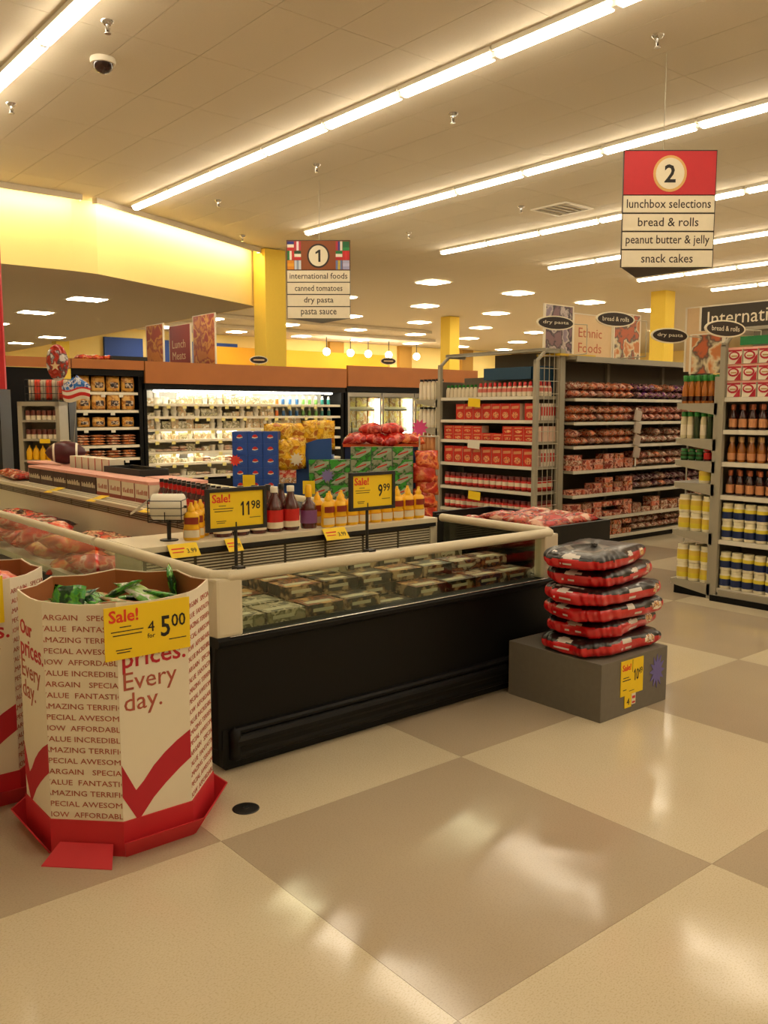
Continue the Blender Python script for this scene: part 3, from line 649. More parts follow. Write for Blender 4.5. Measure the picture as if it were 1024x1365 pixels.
def make_bin(label, loc, rz, sign):
    t = thing('cardboard_bin', label, 'bin', loc, rz)
    for k in range(8):
        a = -PI/2+k*PI/4      # outward normal
        cx, cy = AP*math.cos(a), AP*math.sin(a)
        p = B('side_panel', MB().yprism([(-C_/2,.1),(C_/2,.1),(C_/2,TOPZ),(C_*.3,TOPZ-.006),(0,TOPZ-.010),(-C_*.3,TOPZ-.006),(-C_/2,TOPZ)], 0, .006), M_wht, t, loc=(cx, cy, 0), rz=a+PI/2)
        B('lining', MB().yprism([(-C_/2+.003,.1),(C_/2-.003,.1),(C_/2-.003,TOPZ-.004),(0,TOPZ-.014),(-C_/2+.003,TOPZ-.004)], .006, .010), M_card, p)
        if k % 2:
            obj('printed_words', lines_mesh(), p)
        else:
            text(p, 'Our', M_cink, (-.5*C_+.020, 0, .775), width=.13, bold=.02)
            text(p, 'prices.', M_cink, (-.5*C_+.016, 0, .672), width=.245, bold=.012)
            text(p, 'Every', M_bink, (-.5*C_+.018, 0, .590), width=.205)
            text(p, 'day.', M_bink, (-.5*C_+.018, 0, .512), width=.145)
            B('tick_mark', MB().yprism([(-C_/2+u*C_, z) for u, z in tick_poly()], -.0012, 0), M_cink, p)
        B('base_band', MB().yprism([(-C_/2-.002,0),(C_/2+.002,0),(C_/2+.002,.13),(-C_/2-.002,.13)], -.005, 0), M_red, p)
        # tray flap folding outward
        if k == 7:
            B('tray_flap', MB().add([(-.10,-.012,.05),(.10,-.012,.05),(.13,-.10,.003),(-.13,-.10,.003),(-.10,-.012,.045),(.10,-.012,.045),(.13,-.10,0),(-.13,-.10,0)],
                [(0,3,2,1),(4,5,6,7),(0,1,5,4),(1,2,6,5),(2,3,7,6),(3,0,4,7)]), M_red, p, label='red cardboard tray flap folded flat')
        else:
            e = .022; hh = .075
            B('tray_flap', MB().add([(-C_/2,-.006,0),(C_/2,-.006,0),(C_/2+.02,-.03-e,hh),(-C_/2-.02,-.03-e,hh),(-C_/2,-.012,0),(C_/2,-.012,0),(C_/2+.02,-.036-e,hh),(-C_/2-.02,-.036-e,hh)],
                [(0,1,2,3),(7,6,5,4),(0,4,5,1),(1,5,6,2),(2,6,7,3),(3,7,4,0)]), M_red, p)
    n8 = [((AP-.012)/math.cos(PI/8)*math.cos(-PI/2+PI/8+k*PI/4), (AP-.012)/math.cos(PI/8)*math.sin(-PI/2+PI/8+k*PI/4)) for k in range(8)]
    B('false_floor', MB().prism(n8, .795, .81), M_card, t)
    return t
bin1 = make_bin('white octagonal cardboard bin of green side dish pouches, red base', (1.33, 3.24, 0), 0, True)
sale_card(bin1, .325, .19, (-.185, -AP-.012, .732), 0, '5', '00', ('4', 'for'), name='sale_sign')
bin2 = make_bin('white octagonal cardboard bin of orange snack bags at left edge', (.915, 3.957, 0), 0, True)
sale_card(bin2, .325, .19, (-.22, -AP-.012, .76), 0, '1', '00', ('10', 'for'), name='sale_sign')
g1 = pack('green_pouch', ['d8d4b0','1f6a1c','4a9a24','2f8a3a','5aa82c','0e3c18'], 16, .25, bump=.6)
g2 = pack('teal_pouch', ['0d5a50','14806a','0a3a34','b8c8a8'], 14, .25, bump=.6)
g3 = pack('lilac_pouch', ['b8a8b8','8ab848','e0d8d0','5a9a2c'], 14, .25, bump=.6)
g4 = pack('tan_pouch', ['c88a50','e0c8a0','5a8a3a','b85a28'], 14, .3, bump=.6)
pp = [('green', pil('side_dish_pouch', .15, .20, .03, g1, 11, 8, 8)), ('teal', pil('side_dish_pouch', .15, .20, .03, g2, 12, 8, 8)), ('lilac and green', pil('side_dish_pouch', .15, .20, .03, g3, 13, 8, 8)), ('tan', pil('side_dish_pouch', .15, .20, .03, g4, 14, 8, 8))]
pos = [(-.13,-.13,.83,28,12,35,0),(-.02,-.08,.845,-30,10,55,0),(.06,-.13,.835,25,10,30,2),(.15,-.12,.815,10,20,60,0),(-.21,-.08,.83,-25,15,80,1),(-.14,.04,.80,10,10,40,0),(.0,.05,.795,5,15,10,3),(.12,.04,.79,0,10,70,0),(.2,.0,.79,10,12,20,3),(-.03,-.2,.815,20,0,85,3),(-.2,.12,.79,0,8,45,3),(-.06,.14,.79,0,10,20,0),(-.12,-.2,.82,-20,8,10,3)]
for i, (x, y, z, rx, ry, rr_, k) in enumerate(pos):
    pp[k][1].put((1.33+x*.92, 3.24+y*.92, z+.055), (R(rx), R(ry), R(rr_)), '%s side dish pouch in the front bin, %s of the heap clockwise' % (pp[k][0], W_[i+1]), 'pouches in the front bin')
h = pil('side_dish_pouch', .13, .18, .03, g1, 15, 8, 8)
h.put((1.33+.27, 3.24+.10, .875), (R(80), 0, R(60)), 'green pouch leaning upright at the right rim of the front bin', None)
h.put((1.33-.23, 3.24-.12, .885), (R(65), 0, R(-50)), 'green pouch leaning upright at the left rim of the front bin', None)
o1 = pack('orange_snack_bag', ['8a1c10','c8301a','e06028','e88a48','b83018'], 9, .22, bump=.6); o2 = pack('red_snack_bag', ['7a0c10','b01414','d83020','e0705a','a01414'], 9, .22, bump=.6)
ob = [('orange', pil('snack_bag', .26, .34, .11, o1, 21)), ('red', pil('snack_bag', .26, .34, .11, o2, 22)), ('blue', pil('snack_bag', .2, .26, .08, pb, 23))]
for i, (x, y, z, rx, rzz, k) in enumerate([(-.12,-.09,.815,0,5,0),(.12,-.09,.815,0,-4,1),(.0,.10,.815,0,88,1),(.0,-.02,.87,4,50,0)]):
    ob[k][1].put((.915+x, 3.957+y, z), (R(rx), 0, R(rzz)), '%s snack bag heaped in the rear left bin, %s of the heap' % (ob[k][0], W_[i+1]), 'snack bags in the rear bin')

# ------------------------------------------------------------------ black chest to the right with sausages
C2 = (4.085, 3.345, 4.66, 4.40)
t = thing('black_bunker', 'plain black bunker heaped with red meat bags beside the glass freezer', 'display bin', (4.3, 3.345, 0))
def off(mb): mb.T = Matrix.Translation((-4.3, -3.345, 0)); return mb
x0, y0, x1, y1 = C2
B('wall_panel', off(MB()).box(x0,y0,0,x1,y0+.03,.915).box(x0,y1-.03,0,x1,y1,.915).box(x0,y0+.03,0,x0+.03,y1-.03,.90).box(x1-.03,y0+.03,0,x1,y1-.03,.915), M_black, t, .004)
B('deck', off(MB()).box(x0+.03,y0+.03,.78,x1-.03,y1-.03,.80), M_blk2, t)
mr_ = pack('sausage_bag', ['8a1a16','b82c24','5a100e','c84a34','9a5a40','d8a890'], 11, .25, bump=.6)
sb = pil('sausage_bag', .28, .22, .08, mr_, 31)
for i in range(16):
    c, r = i % 2, i//2 % 5; l = i//10
    sb.put((x0+.165+.245*c, y0+.165+.185*r, .802+.07*l), (R(rnd.uniform(-8,8)), R(rnd.uniform(-8,8)), rnd.uniform(-.2,.2)), 'red meat bag in black bunker, %s column, %s back, layer %s' % (('left','right')[c], W_[r+1], ('one','two')[l]), 'red meat bags in the black bunker')

# ------------------------------------------------------------------ grey plinth, charcoal bags
t = thing('display_plinth', 'low grey square plinth with a yellow 10.49 sign, under red bags', 'plinth', (3.64, 2.64, 0))
B('box', MB().box(0,0,0,.60,.285+.35,.31), M_grey2, t, .004)
sc_ = B('sale_sign', MB().box(0,0,0,.20,.004,.19), M_tag, t, loc=(.165,-.005,.105))
text(sc_, 'Sale!', M_rink, (.012,0,.135), height=.035, width=.075, bold=.02); number(sc_, '10', M_ink, .135, .07, .05, .062); text(sc_, '49', M_ink, (.175,0,.098), height=.036, width=.032, align='CENTER')
B('fine_print', MB().box(.02,-.001,.095,.07,0,.099).box(.015,-.001,.08,.085,0,.085).box(.02,-.001,.03,.05,0,.034).box(.075,-.001,.018,.12,0,.021).box(.1,-.0012,.12,.102,0,.188), M_ink, sc_)
s2 = B('limit_card', MB().box(0,0,0,.06,.003,.07), M_tag, t, loc=(.205,-.004,.035)); text(s2, '4', M_ink, (.03,0,.015), height=.035, align='CENTER')
s3 = B('red_print_card', MB().box(0,0,0,.035,.003,.06), M_wht, t, loc=(.268,-.004,.045)); B('print', MB().box(.004,-.001,.006,.03,0,.016).box(.004,-.001,.032,.03,0,.046), M_sred, s3)
st = [(((.062 if k % 2 == 0 else .034)*math.cos(PI*k/12))*1.15, (.095 if k % 2 == 0 else .052)*math.sin(PI*k/12)) for k in range(24)]
B('starburst_sticker', MB().yprism(st, -.004, -.001), mat('violet_burst', '6a62a8', .6), t, loc=(.50,0,.185))
M_cr = mat('charcoal_bag_red', 'c01016', .3, var=.06, vscale=25, bump=.3, coat=.3); M_cb = mat('charcoal_bag_black', '100c0c', .3, var=.2, vscale=25, bump=.3, coat=.3)
M_cw = mat('bag_white_print', 'cfc8c0', .4); M_co = pack('bag_food_photo', ['c87a3c','e0b878','8a3a1c','e8dcc8'], 40, .4, bump=0); M_cg = mat('bag_grey_print', '7c746c', .5)
def coal_mesh(seed, off_=0):
    rr = random.Random(seed); NA, NH = 240, 26; v = []; f = []; m = []
    A, Bd, H = .325, .21, .104
    for j in range(NH+1):
        t_ = j/NH; ph = -PI/2+PI*t_; z = H/2+H/2*math.copysign(abs(math.sin(ph))**.8, math.sin(ph)); k = abs(math.cos(ph))**.36
        for i in range(NA):
            a = 2*PI*i/NA; ca, sa = math.cos(a), math.sin(a); p = 2/4.2
            x = A*math.copysign(abs(ca)**p, ca)*(k*.93+.07); y = Bd*math.copysign(abs(sa)**p, sa)*(k*.9+.10)
            wob = 1+.025*math.sin(a*7+seed)+.018*math.sin(a*13+seed*2+t_*5)+.012*math.sin(a*29+seed+t_*9)
            sag = 1+.05*math.sin(a*3+seed)*t_
            v.append((x*wob, y*wob, z*sag-.012*abs(ca)**8*(0 if t_ < .3 else 1)))
    for j in range(NH):
        for i in range(NA):
            q = (j*NA+i, j*NA+(i+1)%NA, (j+1)*NA+(i+1)%NA, (j+1)*NA+i); f.append(q)
            x, y, z = [sum(v[k][c] for k in q)/4 for c in range(3)]; zf = z/H
            u = x+off_+.02*math.sin(seed)
            g = 0 if zf < .62+.10*math.sin(u*9+seed)+.12*max(0, -y-.02-x*.4) else 1
            front = y < -Bd*.72; left = x < -A*.8 and not front
            if front or left:
                w_ = u if front else y
                for c in ((-.03,) if front else (.02,)):
                    if ((w_-c)/.040)**2+((zf-.70)/.13)**2 < 1: g = 2
                    if ((w_-c)/.05)**2+((zf-.50)/.10)**2 < 1: g = 0
                    if abs(w_-c) < .05 and .30 < zf < .40: g = 2 if math.sin(w_*420+seed) > -.55 else 0
                if front and ((u-.17)/.05)**2+((zf-.55)/.22)**2 < 1: g = 3
                if left and abs(y-.03) < .10 and .84 < zf < .92: g = 2
            elif j > NH*.8 and (int((x+.4)*28) % 3 == 0) and abs(y+.02) < .09+.04*math.sin(x*31): g = 4
            m.append(g)
    mb = MB(); mb.add(v, f, m, True); mb.add([v[i] for i in range(NA)], [list(range(NA))[::-1]], 0); mb.add([v[NH*NA+i] for i in range(NA)], [list(range(NA))], 1)
    return mb.mesh('charcoal_bag', [M_cr, M_cb, M_cw, M_co, M_cg])
for i, (dx, dy, rz_, n) in enumerate([(-.01,-.01,-.04,'bottom bag'),(.035,.02,.17,'second from bottom'),(.0,-.015,-.07,'third from bottom'),(-.02,-.02,.0,'fourth from bottom'),(.02,.03,.20,'second from top'),(-.02,.04,.26,'topmost')]):
    obj('charcoal_bag', coal_mesh(i+2, dx*.5), None, (3.965+dx, 2.885+dy, .3115+i*.092), (0, 0, rz_), label='red and black bag stacked on the grey plinth, %s' % n, cat='bag', group='red and black bags on the plinth')

# ------------------------------------------------------------------ end display, right (aisle two)
def end_frame(name, label, X, ya, yb, zs, top, depth=.45, side_wire=False):
    """ya = left end (greater y), yb = right end; faces -x"""
    t = thing(name, label, 'shelving', (X, (ya+yb)/2, 0)); T = Matrix.Translation((-X, -(ya+yb)/2, 0))
    def o(): m = MB(); m.T = T; return m
    zb = top-.15
    for y in (ya, yb):
        m = o(); m.box(X, y-.022, 0, X+.045, y+.022, zb).xprism([(y-.018,zb-.01),(y+.018,zb-.01),(y+.018,zb+.02),(y-.018,zb+.02)], X, X+.045)
        m.path([(X+.022, y, zb), (X+.18, y, top-.02)], .02, 8).box(X+.16,y-.02,top-.045,X+depth,y+.02,top-.005)
        B('upright', m, M_shelf, t)
    B('top_bar', o().box(X+.14, yb-.03, top-.03, X+.20, ya+.03, top), M_shelf, t, .004)
    for z in zs:
        s = B('shelf', o().box(X+.03, yb+.02, z-.035, X+depth, ya-.02, z), M_shelf, t)
        B('edge_strip', o().box(X+.015, yb+.022, z-.038, X+.03, ya-.022, z-.002), M_edge, s)
    B('back_panel', o().box(X+depth, yb, 0, X+depth+.03, ya, zs[0]+.25), M_shelfd, t)
    B('plinth_board', o().box(X+.05, yb, 0, X+.08, ya, zs[-1]-.04), M_black, t)
    return t, o
RX = 6.86
rc, o = end_frame('end_display', 'grey end display of sauces and mayonnaise jars at right edge', RX, 3.86, 2.6, [1.722,1.452,1.182,.903,.523,.106], 2.30)
B('deck_front', o().box(RX-.03, 2.6, .05, RX+.05, 3.80, .1).box(RX-.035, 2.6, 0, RX+.0, 3.84, .05), M_shelf, rc)
B('bumper', o().box(RX-.05, 2.6, .0, RX-.035, 3.86, .05), M_black, rc)
B('green_header', o().box(RX+.12, 3.3, 2.15, RX+.14, 3.78, 2.22), mat('green_card', '1c7a40', .6), rc)
D90 = -PI/2
# crates of boxes on top
M_rb = mat('raspberry_print', 'b01c30', .4)
def mk_rbox():
    m = MB().box(-.06,-.08,0,.06,.08,.118,0)
    n = 14; 
    m.yprism([(.048*math.cos(2*PI*k/n)-.006, .066+.036*math.sin(2*PI*k/n)) for k in range(n)], -.0815, -.08, 1)
    m.yprism([(.034*math.cos(2*PI*k/n)-.008, .068+.022*math.sin(2*PI*k/n)) for k in range(n)], -.0825, -.0815, 0)
    m.yprism([(.0,.0),(.058,.0),(.058,.075)], -.0812, -.08, 1).box(-.03,-.0835,.058,.02,-.0825,.068,2).box(-.058,-.0812,.1,.058,-.08,.116,1)
    return obj('tea_box', m.mesh('tea_box', [M_wht, M_rb, mat('tan_print', 'b88a4a', .5)]), label='x x x x', cat='box')
rb = Proto(mk_rbox)
for l in range(3):
    for i in range(8):
        rb.put((6.97, 3.77-.133*i, 1.7225+.1355*l), D90, 'cream and red box on the right end display, %s layer, %s' % (('bottom','middle','top')[l], nth(i, 8)), 'cream and red boxes on the right end display')
    obj('box_tray', MB().box(6.9, 2.74, 1.7225+.1355*l+.1185, 7.05, 3.84, 1.7225+.1355*l+.1345).mesh('box_tray', M_pink), label='thin pale tray lying on the %s layer of cream and red boxes' % ('bottom','middle','top')[l], cat='tray')
M_bb = mat('barbecue_sauce', '3a140c', .12, coat=.5); M_ab = mat('amber_sauce', '9a5a1c', .12, coat=.5, var=.1); M_lt = mat('peach_label', 'c98a5a', .5); M_capo = mat('tan_cap', 'b0603c', .5)
profb = [(.030,0),(.034,.01),(.034,.10),(.028,.125),(.013,.165),(.012,.18)]
bb = [bottle('sauce_bottle', profb, 12, M_bb, M_capo, [(.018,.165),(.019,.17),(.019,.205),(.017,.21)], [M_lt], (.02,.09,.0352)),
      bottle('sauce_bottle', profb, 12, M_ab, mat('straw_cap', 'c8a070', .5), [(.018,.165),(.019,.17),(.019,.205),(.017,.21)], [M_lt], (.02,.075,.0352))]
for s, (z, k, nmx) in enumerate(((1.452,0,'dark'),(1.182,1,'amber'),(.903,0,'dark'))):
    for i in range(11):
        bb[k].put((6.945, 3.79-.087*i, z+.0005), D90, '%s sauce bottle, %s, %s bottle shelf of right end display' % (nmx, nth(i, 11), ('upper','middle','lower')[s]), 'sauce bottles on the right end display')
        if i < 9: bb[k].put((7.04, 3.77-.087*i, z+.0005), D90, 'second row %s sauce bottle, %s, %s bottle shelf of right end display' % (nmx, nth(i, 9), ('upper','middle','lower')[s]), 'rear sauce bottles on the right end display')
M_may = mat('mayonnaise', 'e8dfc0', .35); M_lb = mat('navy_label', '1c2c58', .4); M_ly = mat('lemon_label', 'dcc838', .4); M_lid = mat('pale_yellow_lid', 'e0d6b0', .4)
def jar(name, r, hh, labs, lidm, bodym=M_may):
    def mk():
        t = thing(name, 'x x x x', 'jar')
        B('jar_body', MB().lathe([(r*.92,0),(r,.012),(r,hh*.74),(r*.84,hh*.82),(r*.84,hh*.84)], 14), bodym, t)
        n = len(labs); B('jar_label', MB().lathe([(r*1.015, hh*(.16+.56*i/n), i) for i in range(n)]+[(r*1.015, hh*.72, n-1)], 14), labs, t)
        B('lid', MB().lathe([(r*.9,hh*.82),(r*.9,hh*.985),(r*.86,hh)], 14), lidm, t); return t
    return Proto(mk)
may = jar('mayonnaise_jar', .048, .155, [M_lb, M_lb, M_ly], M_lid)
for s, z in enumerate((.523,.106)):
    for l in range(2):
        for i in range(11):
            may.put((6.93, 3.79-.101*i, z+.0005+.157*l), rnd.uniform(-.3,.3), 'navy and yellow jar, %s layer, %s, %s jar shelf of right end display' % (('lower','upper')[l], nth(i, 11), ('upper','bottom')[s]), 'mayonnaise jars on the right end display')

# side shelving (wing) of the right gondola, seen end on
def wing(name, label, X, y0, y1, zs, L=2.4, th=.06):
    t = thing(name, label, 'shelving', (X, y0, 0)); T = Matrix.Translation((-X, -y0, 0))
    def o(): m = MB(); m.T = T; return m
    B('upright', o().box(X, y0-.016, 0, X+.05, y0+.03, zs[0]+.22), M_shelf, t)
    B('back_panel', o().box(X+.05, y0-.02, 0, X+L, y0, zs[0]+.22), M_shelfd, t)
    for z in zs:
        B('shelf', o().box(X+.01, y0, z-.02, X+L, y1, z), M_shelf, t)
        B('bracket', o().xprism([(y0,z-.1),(y1,z-.045),(y1+.01,z),(y0,z)], X, X+.012), M_shelf, t)
        B('edge_strip', o().box(X+.01, y1, z-.045, X+L, y1+.012, z+.004), M_edge, t)
    B('plinth_board', o().box(X+.012, y0, 0, X+L, y1-.02, zs[-1]-.02), M_black, t)
    return t
wing('aisle_shelving', 'grey side shelves of the right gondola with green capped bottles and jars', 6.875, 3.90, 4.27, [1.673,1.37,1.18,.987,.566,.126])
M_or = mat('orange_dressing', 'a8601c', .15, coat=.4, var=.15); M_bg = mat('pale_dressing', 'cfc39a', .2, var=.05); M_dg = mat('herb_bottle', '2a3a1c', .2)
db = bottle('dressing_bottle', [(.024,0),(.027,.01),(.027,.12),(.015,.17),(.015,.195)], 10, M_or, M_gcap, [(.02,.19),(.021,.235),(.018,.24)], [M_bb], (.02,.06,.0278))
db2 = bottle('dressing_bottle', [(.024,0),(.028,.01),(.028,.15),(.018,.19),(.018,.2)], 10, M_bg, M_gcap, [(.024,.19),(.024,.225),(.02,.23)], [M_lw], (.03,.12,.0285))
db3 = bottle('dressing_bottle', [(.024,0),(.028,.01),(.028,.15),(.018,.19),(.018,.2)], 10, M_dg, M_gcap, [(.024,.19),(.024,.225),(.02,.23)], [M_dg], (.03,.12,.0285))
for r in range(3):
    for i in range(6):
        db.put((6.93+.065*r, 4.235-.062*i, 1.6735), D90, 'green-capped orange dressing bottle, top side shelf, %s row, %s' % (W_[r+1], nth(i, 6)), 'orange dressing bottles on the side shelf')
        p = db2 if i in (0,1,3) else db3
        p.put((6.93+.065*r, 4.235-.062*i, 1.3705), D90, '%s dressing bottle, second side shelf, %s row, %s' % ('cream' if p is db2 else 'green', W_[r+1], nth(i, 6)), 'dressing bottles on the second side shelf')
cj = jar('small_jar', .032, .10, [mat('green_band','1c6a2c',.4), M_dg, mat('green_band','1c6a2c',.4)], M_gcap, M_dg); rj = jar('small_jar', .032, .10, [M_lr, M_lr], M_rcap, M_sauce)
for i in range(5): (cj if i < 3 else rj).put((6.93, 4.22-.073*i, 1.1805), 0, 'small %s jar on the third side shelf, %s' % ('green' if i < 3 else 'red', nth(i, 5)), 'small jars on the third side shelf')
yj = jar('dressing_jar', .052, .155, [M_ly, mat('straw_label', 'd8b848', .4)], M_lid)
yj.put((6.94, 4.02, .9875), 0, 'single cream jar alone on the fourth side shelf', None)
for z, cols_, nn in ((.566, 3, 'fifth'), (.126, 3, 'lowest')):
    for l in range(2):
        for i in range(cols_):
            yj.put((6.94, 4.20-.112*i, z+.0005+.157*l), 0, 'cream and yellow jar on the %s side shelf, %s layer, %s' % (nn, ('lower','upper')[l], nth(i, cols_)), 'cream jars on the side shelves')
            yj.put((7.05, 4.20-.112*i, z+.0005+.157*l), 0, 'rear row cream jar on the %s side shelf, %s layer, %s' % (nn, ('lower','upper')[l], nth(i, cols_)), 'rear cream jars on the side shelves')
# gondola spine behind right end display
B('gondola_spine', MB().box(7.35, 3.45, 0, 14, 3.86, 2.3).box(7.34, 3.44, 2.3, 14, 3.87, 2.33), M_shelfd, label='grey tall gondola body behind the right end display', cat='shelving')

# ------------------------------------------------------------------ middle end display (aisle one) with wire side
MX = 7.60
mc, o = end_frame('end_display', 'grey end display of red dinner boxes and jars with wire side frame', MX, 8.08, 6.52, [1.778,1.506,1.262,.978,.684,.406,.12], 2.31)
wm = MB(); wm.T = Matrix.Translation((-MX, -(8.08+6.52)/2, 0))
for k in range(5):
    x = MX+.06+k*.085; wm.rod((x,6.505,.05),(x,6.505,2.28 if k > 0 else 2.17),.004,5)
for k in range(16):
    z = .1+k*.142; wm.rod((MX+.03,6.505,z),(MX+.44,6.505,z),.004,5)
B('wire_side', wm, M_wire, mc)
B('rear_upright', (lambda m: m.box(MX+.40, 6.48, 0, MX+.485, 6.54, 2.31))(o()), M_shelf, mc)
B('canopy', o().box(MX+.14, 6.50, 2.30, MX+.48, 8.10, 2.315), M_shelf, mc)
B('upper_back', o().box(MX+.45, 6.52, 2.03, MX+.48, 7.55, 2.29), M_shelfd, mc)
B('blue_box', MB().box(7.80, 6.75, 1.98, 8.02, 7.50, 2.12).box(7.80, 6.60, 1.7785, 8.02, 6.72, 2.12), mat('petrol_blue_card', '17415a', .6), label='dark petrol blue cardboard carton on the top shelf of wire sided display', cat='carton')
M_rbx = mat('scarlet_carton', 'c0241a', .4, var=.06); M_pho = pack('pasta_photo', ['e0a050','d87030','e8c890','a83018'], 60, .4, bump=0); M_sidew = mat('carton_side', 'd8b8a0', .5)
def dinner(name, w, d, h, top=False):
    def mk():
        m = MB().box(-w/2,-d/2,0,w/2,d/2,h); m.m = [0,0,0,1,0,1]; n = 12
        m.yprism([(w*.32*math.cos(2*PI*k/n), h*.30+h*.2*math.sin(2*PI*k/n)) for k in range(n)], -d/2-.001, -d/2, 2)
        m.yprism([(-w*.38,h*.66),(w*.36,h*.70),(w*.38,h*.86),(-w*.36,h*.82)], -d/2-.001, -d/2, 3)
        return obj(name, m.mesh(name, [M_rbx, M_sidew, M_pho, M_lt]), label='x x x x', cat='food box')
    return Proto(mk)
dA = dinner('dinner_box', .145, .10, .19); dB = dinner('dinner_box', .16, .12, .085); dC = dinner('dinner_box', .155, .09, .20)
M_wb = mat('white_side_carton', 'd2c4b0', .5, var=.05)
sideb = Proto(lambda: obj('pale_box', MB().box(-.02,-.06,0,.02,.06,.19).box(-.0205,-.061,.05,.005,-.06,.15,1).mesh('pale_box', [M_wb, M_lr]), label='x x x x', cat='food box'))
whr = 'of wire sided display'
# top shelf: bottles with green or red caps
tb = [bottle('condiment_bottle', [(.026,0),(.028,.01),(.028,.09),(.014,.125)], 10, M_lw, M_gcap, [(.018,.12),(.018,.15)], [M_lw], (.01,.085,.0285)), bottle('condiment_bottle', [(.030,0),(.033,.01),(.033,.09),(.016,.13)], 10, M_lw, M_rcap, [(.022,.11),(.018,.16),(.01,.165)], [M_lw, mat('soft_red_label','d07060',.5)], (.01,.095,.0335))]
for i in range(8): tb[0].put((7.69, 8.0-.068*i, 1.7785), D90, 'green-capped bottle on top shelf %s, %s' % (whr, nth(i, 8)), 'green capped bottles on the top shelf')
for i in range(12): tb[1].put((7.69, 7.44-.078*i, 1.7785), D90, 'red-capped bottle on top shelf %s, %s' % (whr, nth(i, 12)), 'red capped bottles on the top shelf')
for r in range(3): tb[1].put((7.77+.075*r, 6.58, 1.7785), D90, 'red-capped bottle in the wire side row, top shelf, %s from front' % W_[r+2], 'side row bottles on the top shelf')
for i in range(7): dA.put((7.70, 7.75-.15*i, 1.5065), D90, 'tall red dinner box, second shelf %s, %s' % (whr, nth(i, 7)), 'red dinner boxes on the second shelf')
dA.put((7.70, 6.63, 1.5065), D90, 'tall red dinner box by the right post, second shelf %s' % whr, None)
for i in range(7): sideb.put((7.79+.045*i, 6.62, 1.5065), 0, 'pale narrow box behind the wire side, second shelf, %s from front' % W_[i+1], 'pale boxes behind the wire side')
for l in range(2):
    for i in range(9):
        if l == 1 and i in (4, 5): continue
        dB.put((7.70, 7.94-.165*i, 1.2625+.0855*l), D90, 'flat red dinner box, third shelf %s, %s layer, %s' % (whr, ('lower','upper')[l], nth(i, 9)), 'flat red boxes on the third shelf')
    for r in range(2): dB.put((7.83+.125*r, 6.62, 1.2625+.0855*l), D90, 'flat red box in the wire side row, third shelf, %s layer, %s' % (('lower','upper')[l], ('nearer','farther')[r]), 'flat red side boxes on the third shelf')
for i in range(9): dC.put((7.69, 7.94-.163*i, .9785), D90, 'upright red dinner box, fourth shelf %s, %s' % (whr, nth(i, 9)), 'upright red boxes on the fourth shelf')
for i in range(6): sideb.put((7.78+.052*i, 6.60, .9785), 0, 'pale narrow box behind the wire side, fourth shelf, %s from front' % W_[i+1], 'pale boxes on the fourth shelf')
pj = jar('pasta_sauce_jar', .045, .165, [M_lr, M_lw, M_lw, M_lr], mat('dark_lid', '5a1410', .4), mat('tomato_sauce', '7a1a10', .25, coat=.3))
for z, nn in ((.684,'fifth'),(.406,'sixth')):
    for i in range(15): pj.put((7.68, 7.98-.098*i, z+.0005), rnd.uniform(-.2,.2), 'pasta sauce jar, %s shelf %s, %s' % (nn, whr, nth(i, 15)), 'pasta sauce jars on the end display')
    for r in range(3): pj.put((7.78+.1*r, 6.60, z+.0005), 0, 'pasta sauce jar in the wire side row, %s shelf, %s from front' % (nn, W_[r+2]), 'side row pasta sauce jars')
for (y, z, m, n) in ((7.45, 1.72, M_tag, 'top'), (7.45, 1.22, M_tagw, 'third'), (7.43, .60, M_tag, 'fifth')):
    B('price_card', MB().box(-.10,-.002,-.06,.10,0,.04), m, loc=(7.59, y, z), rz=(0, R(4), D90), label='%s price card on the %s shelf edge of wire sided display' % ('white' if m is M_tagw else 'yellow', n), cat='price card')
# wing left of the middle end display
wing('aisle_shelving', 'grey narrow side shelves left of the wire sided display with bottles', 7.62, 8.13, 8.52, [1.753,1.40,1.10,.81,.40,.12], 1.5)
wb = [('cream', bottle('tall_bottle', [(.028,0),(.031,.01),(.031,.20),(.018,.235)], 10, M_lw, M_blkcap, [(.024,.235),(.024,.26)], [M_wht], (.03,.18,.0318)), 1.753), ('cream', None, 1.40),
      ('orange', bottle('tall_bottle', [(.028,0),(.031,.01),(.031,.17),(.018,.2)], 10, mat('peach_bottle','c8824a',.3), mat('peach_cap','b87040',.4), [(.02,.2),(.02,.23)], [mat('peach_wrap','d0905a',.4)], (.03,.15,.0318)), 1.10),
      ('brown', bottle('tall_bottle', [(.030,0),(.034,.01),(.034,.13),(.018,.17)], 10, M_sauce, M_blkcap, [(.02,.17),(.02,.2)], [mat('brick_label','8a4030',.4)], (.03,.12,.0348)), .81)]
for k, (nm, p, z) in enumerate(wb):
    p = p or wb[0][1]
    for r in range(2):
        for i in range(5):
            p.put((7.68+.075*r, 8.49-.075*i, z+.0005), D90, '%s bottle on %s narrow side shelf beside wire sided display, %s row, %s' % (nm, ('top','second','third','fourth')[k], ('front','rear')[r], nth(i, 5)), 'bottles on the narrow side shelves')

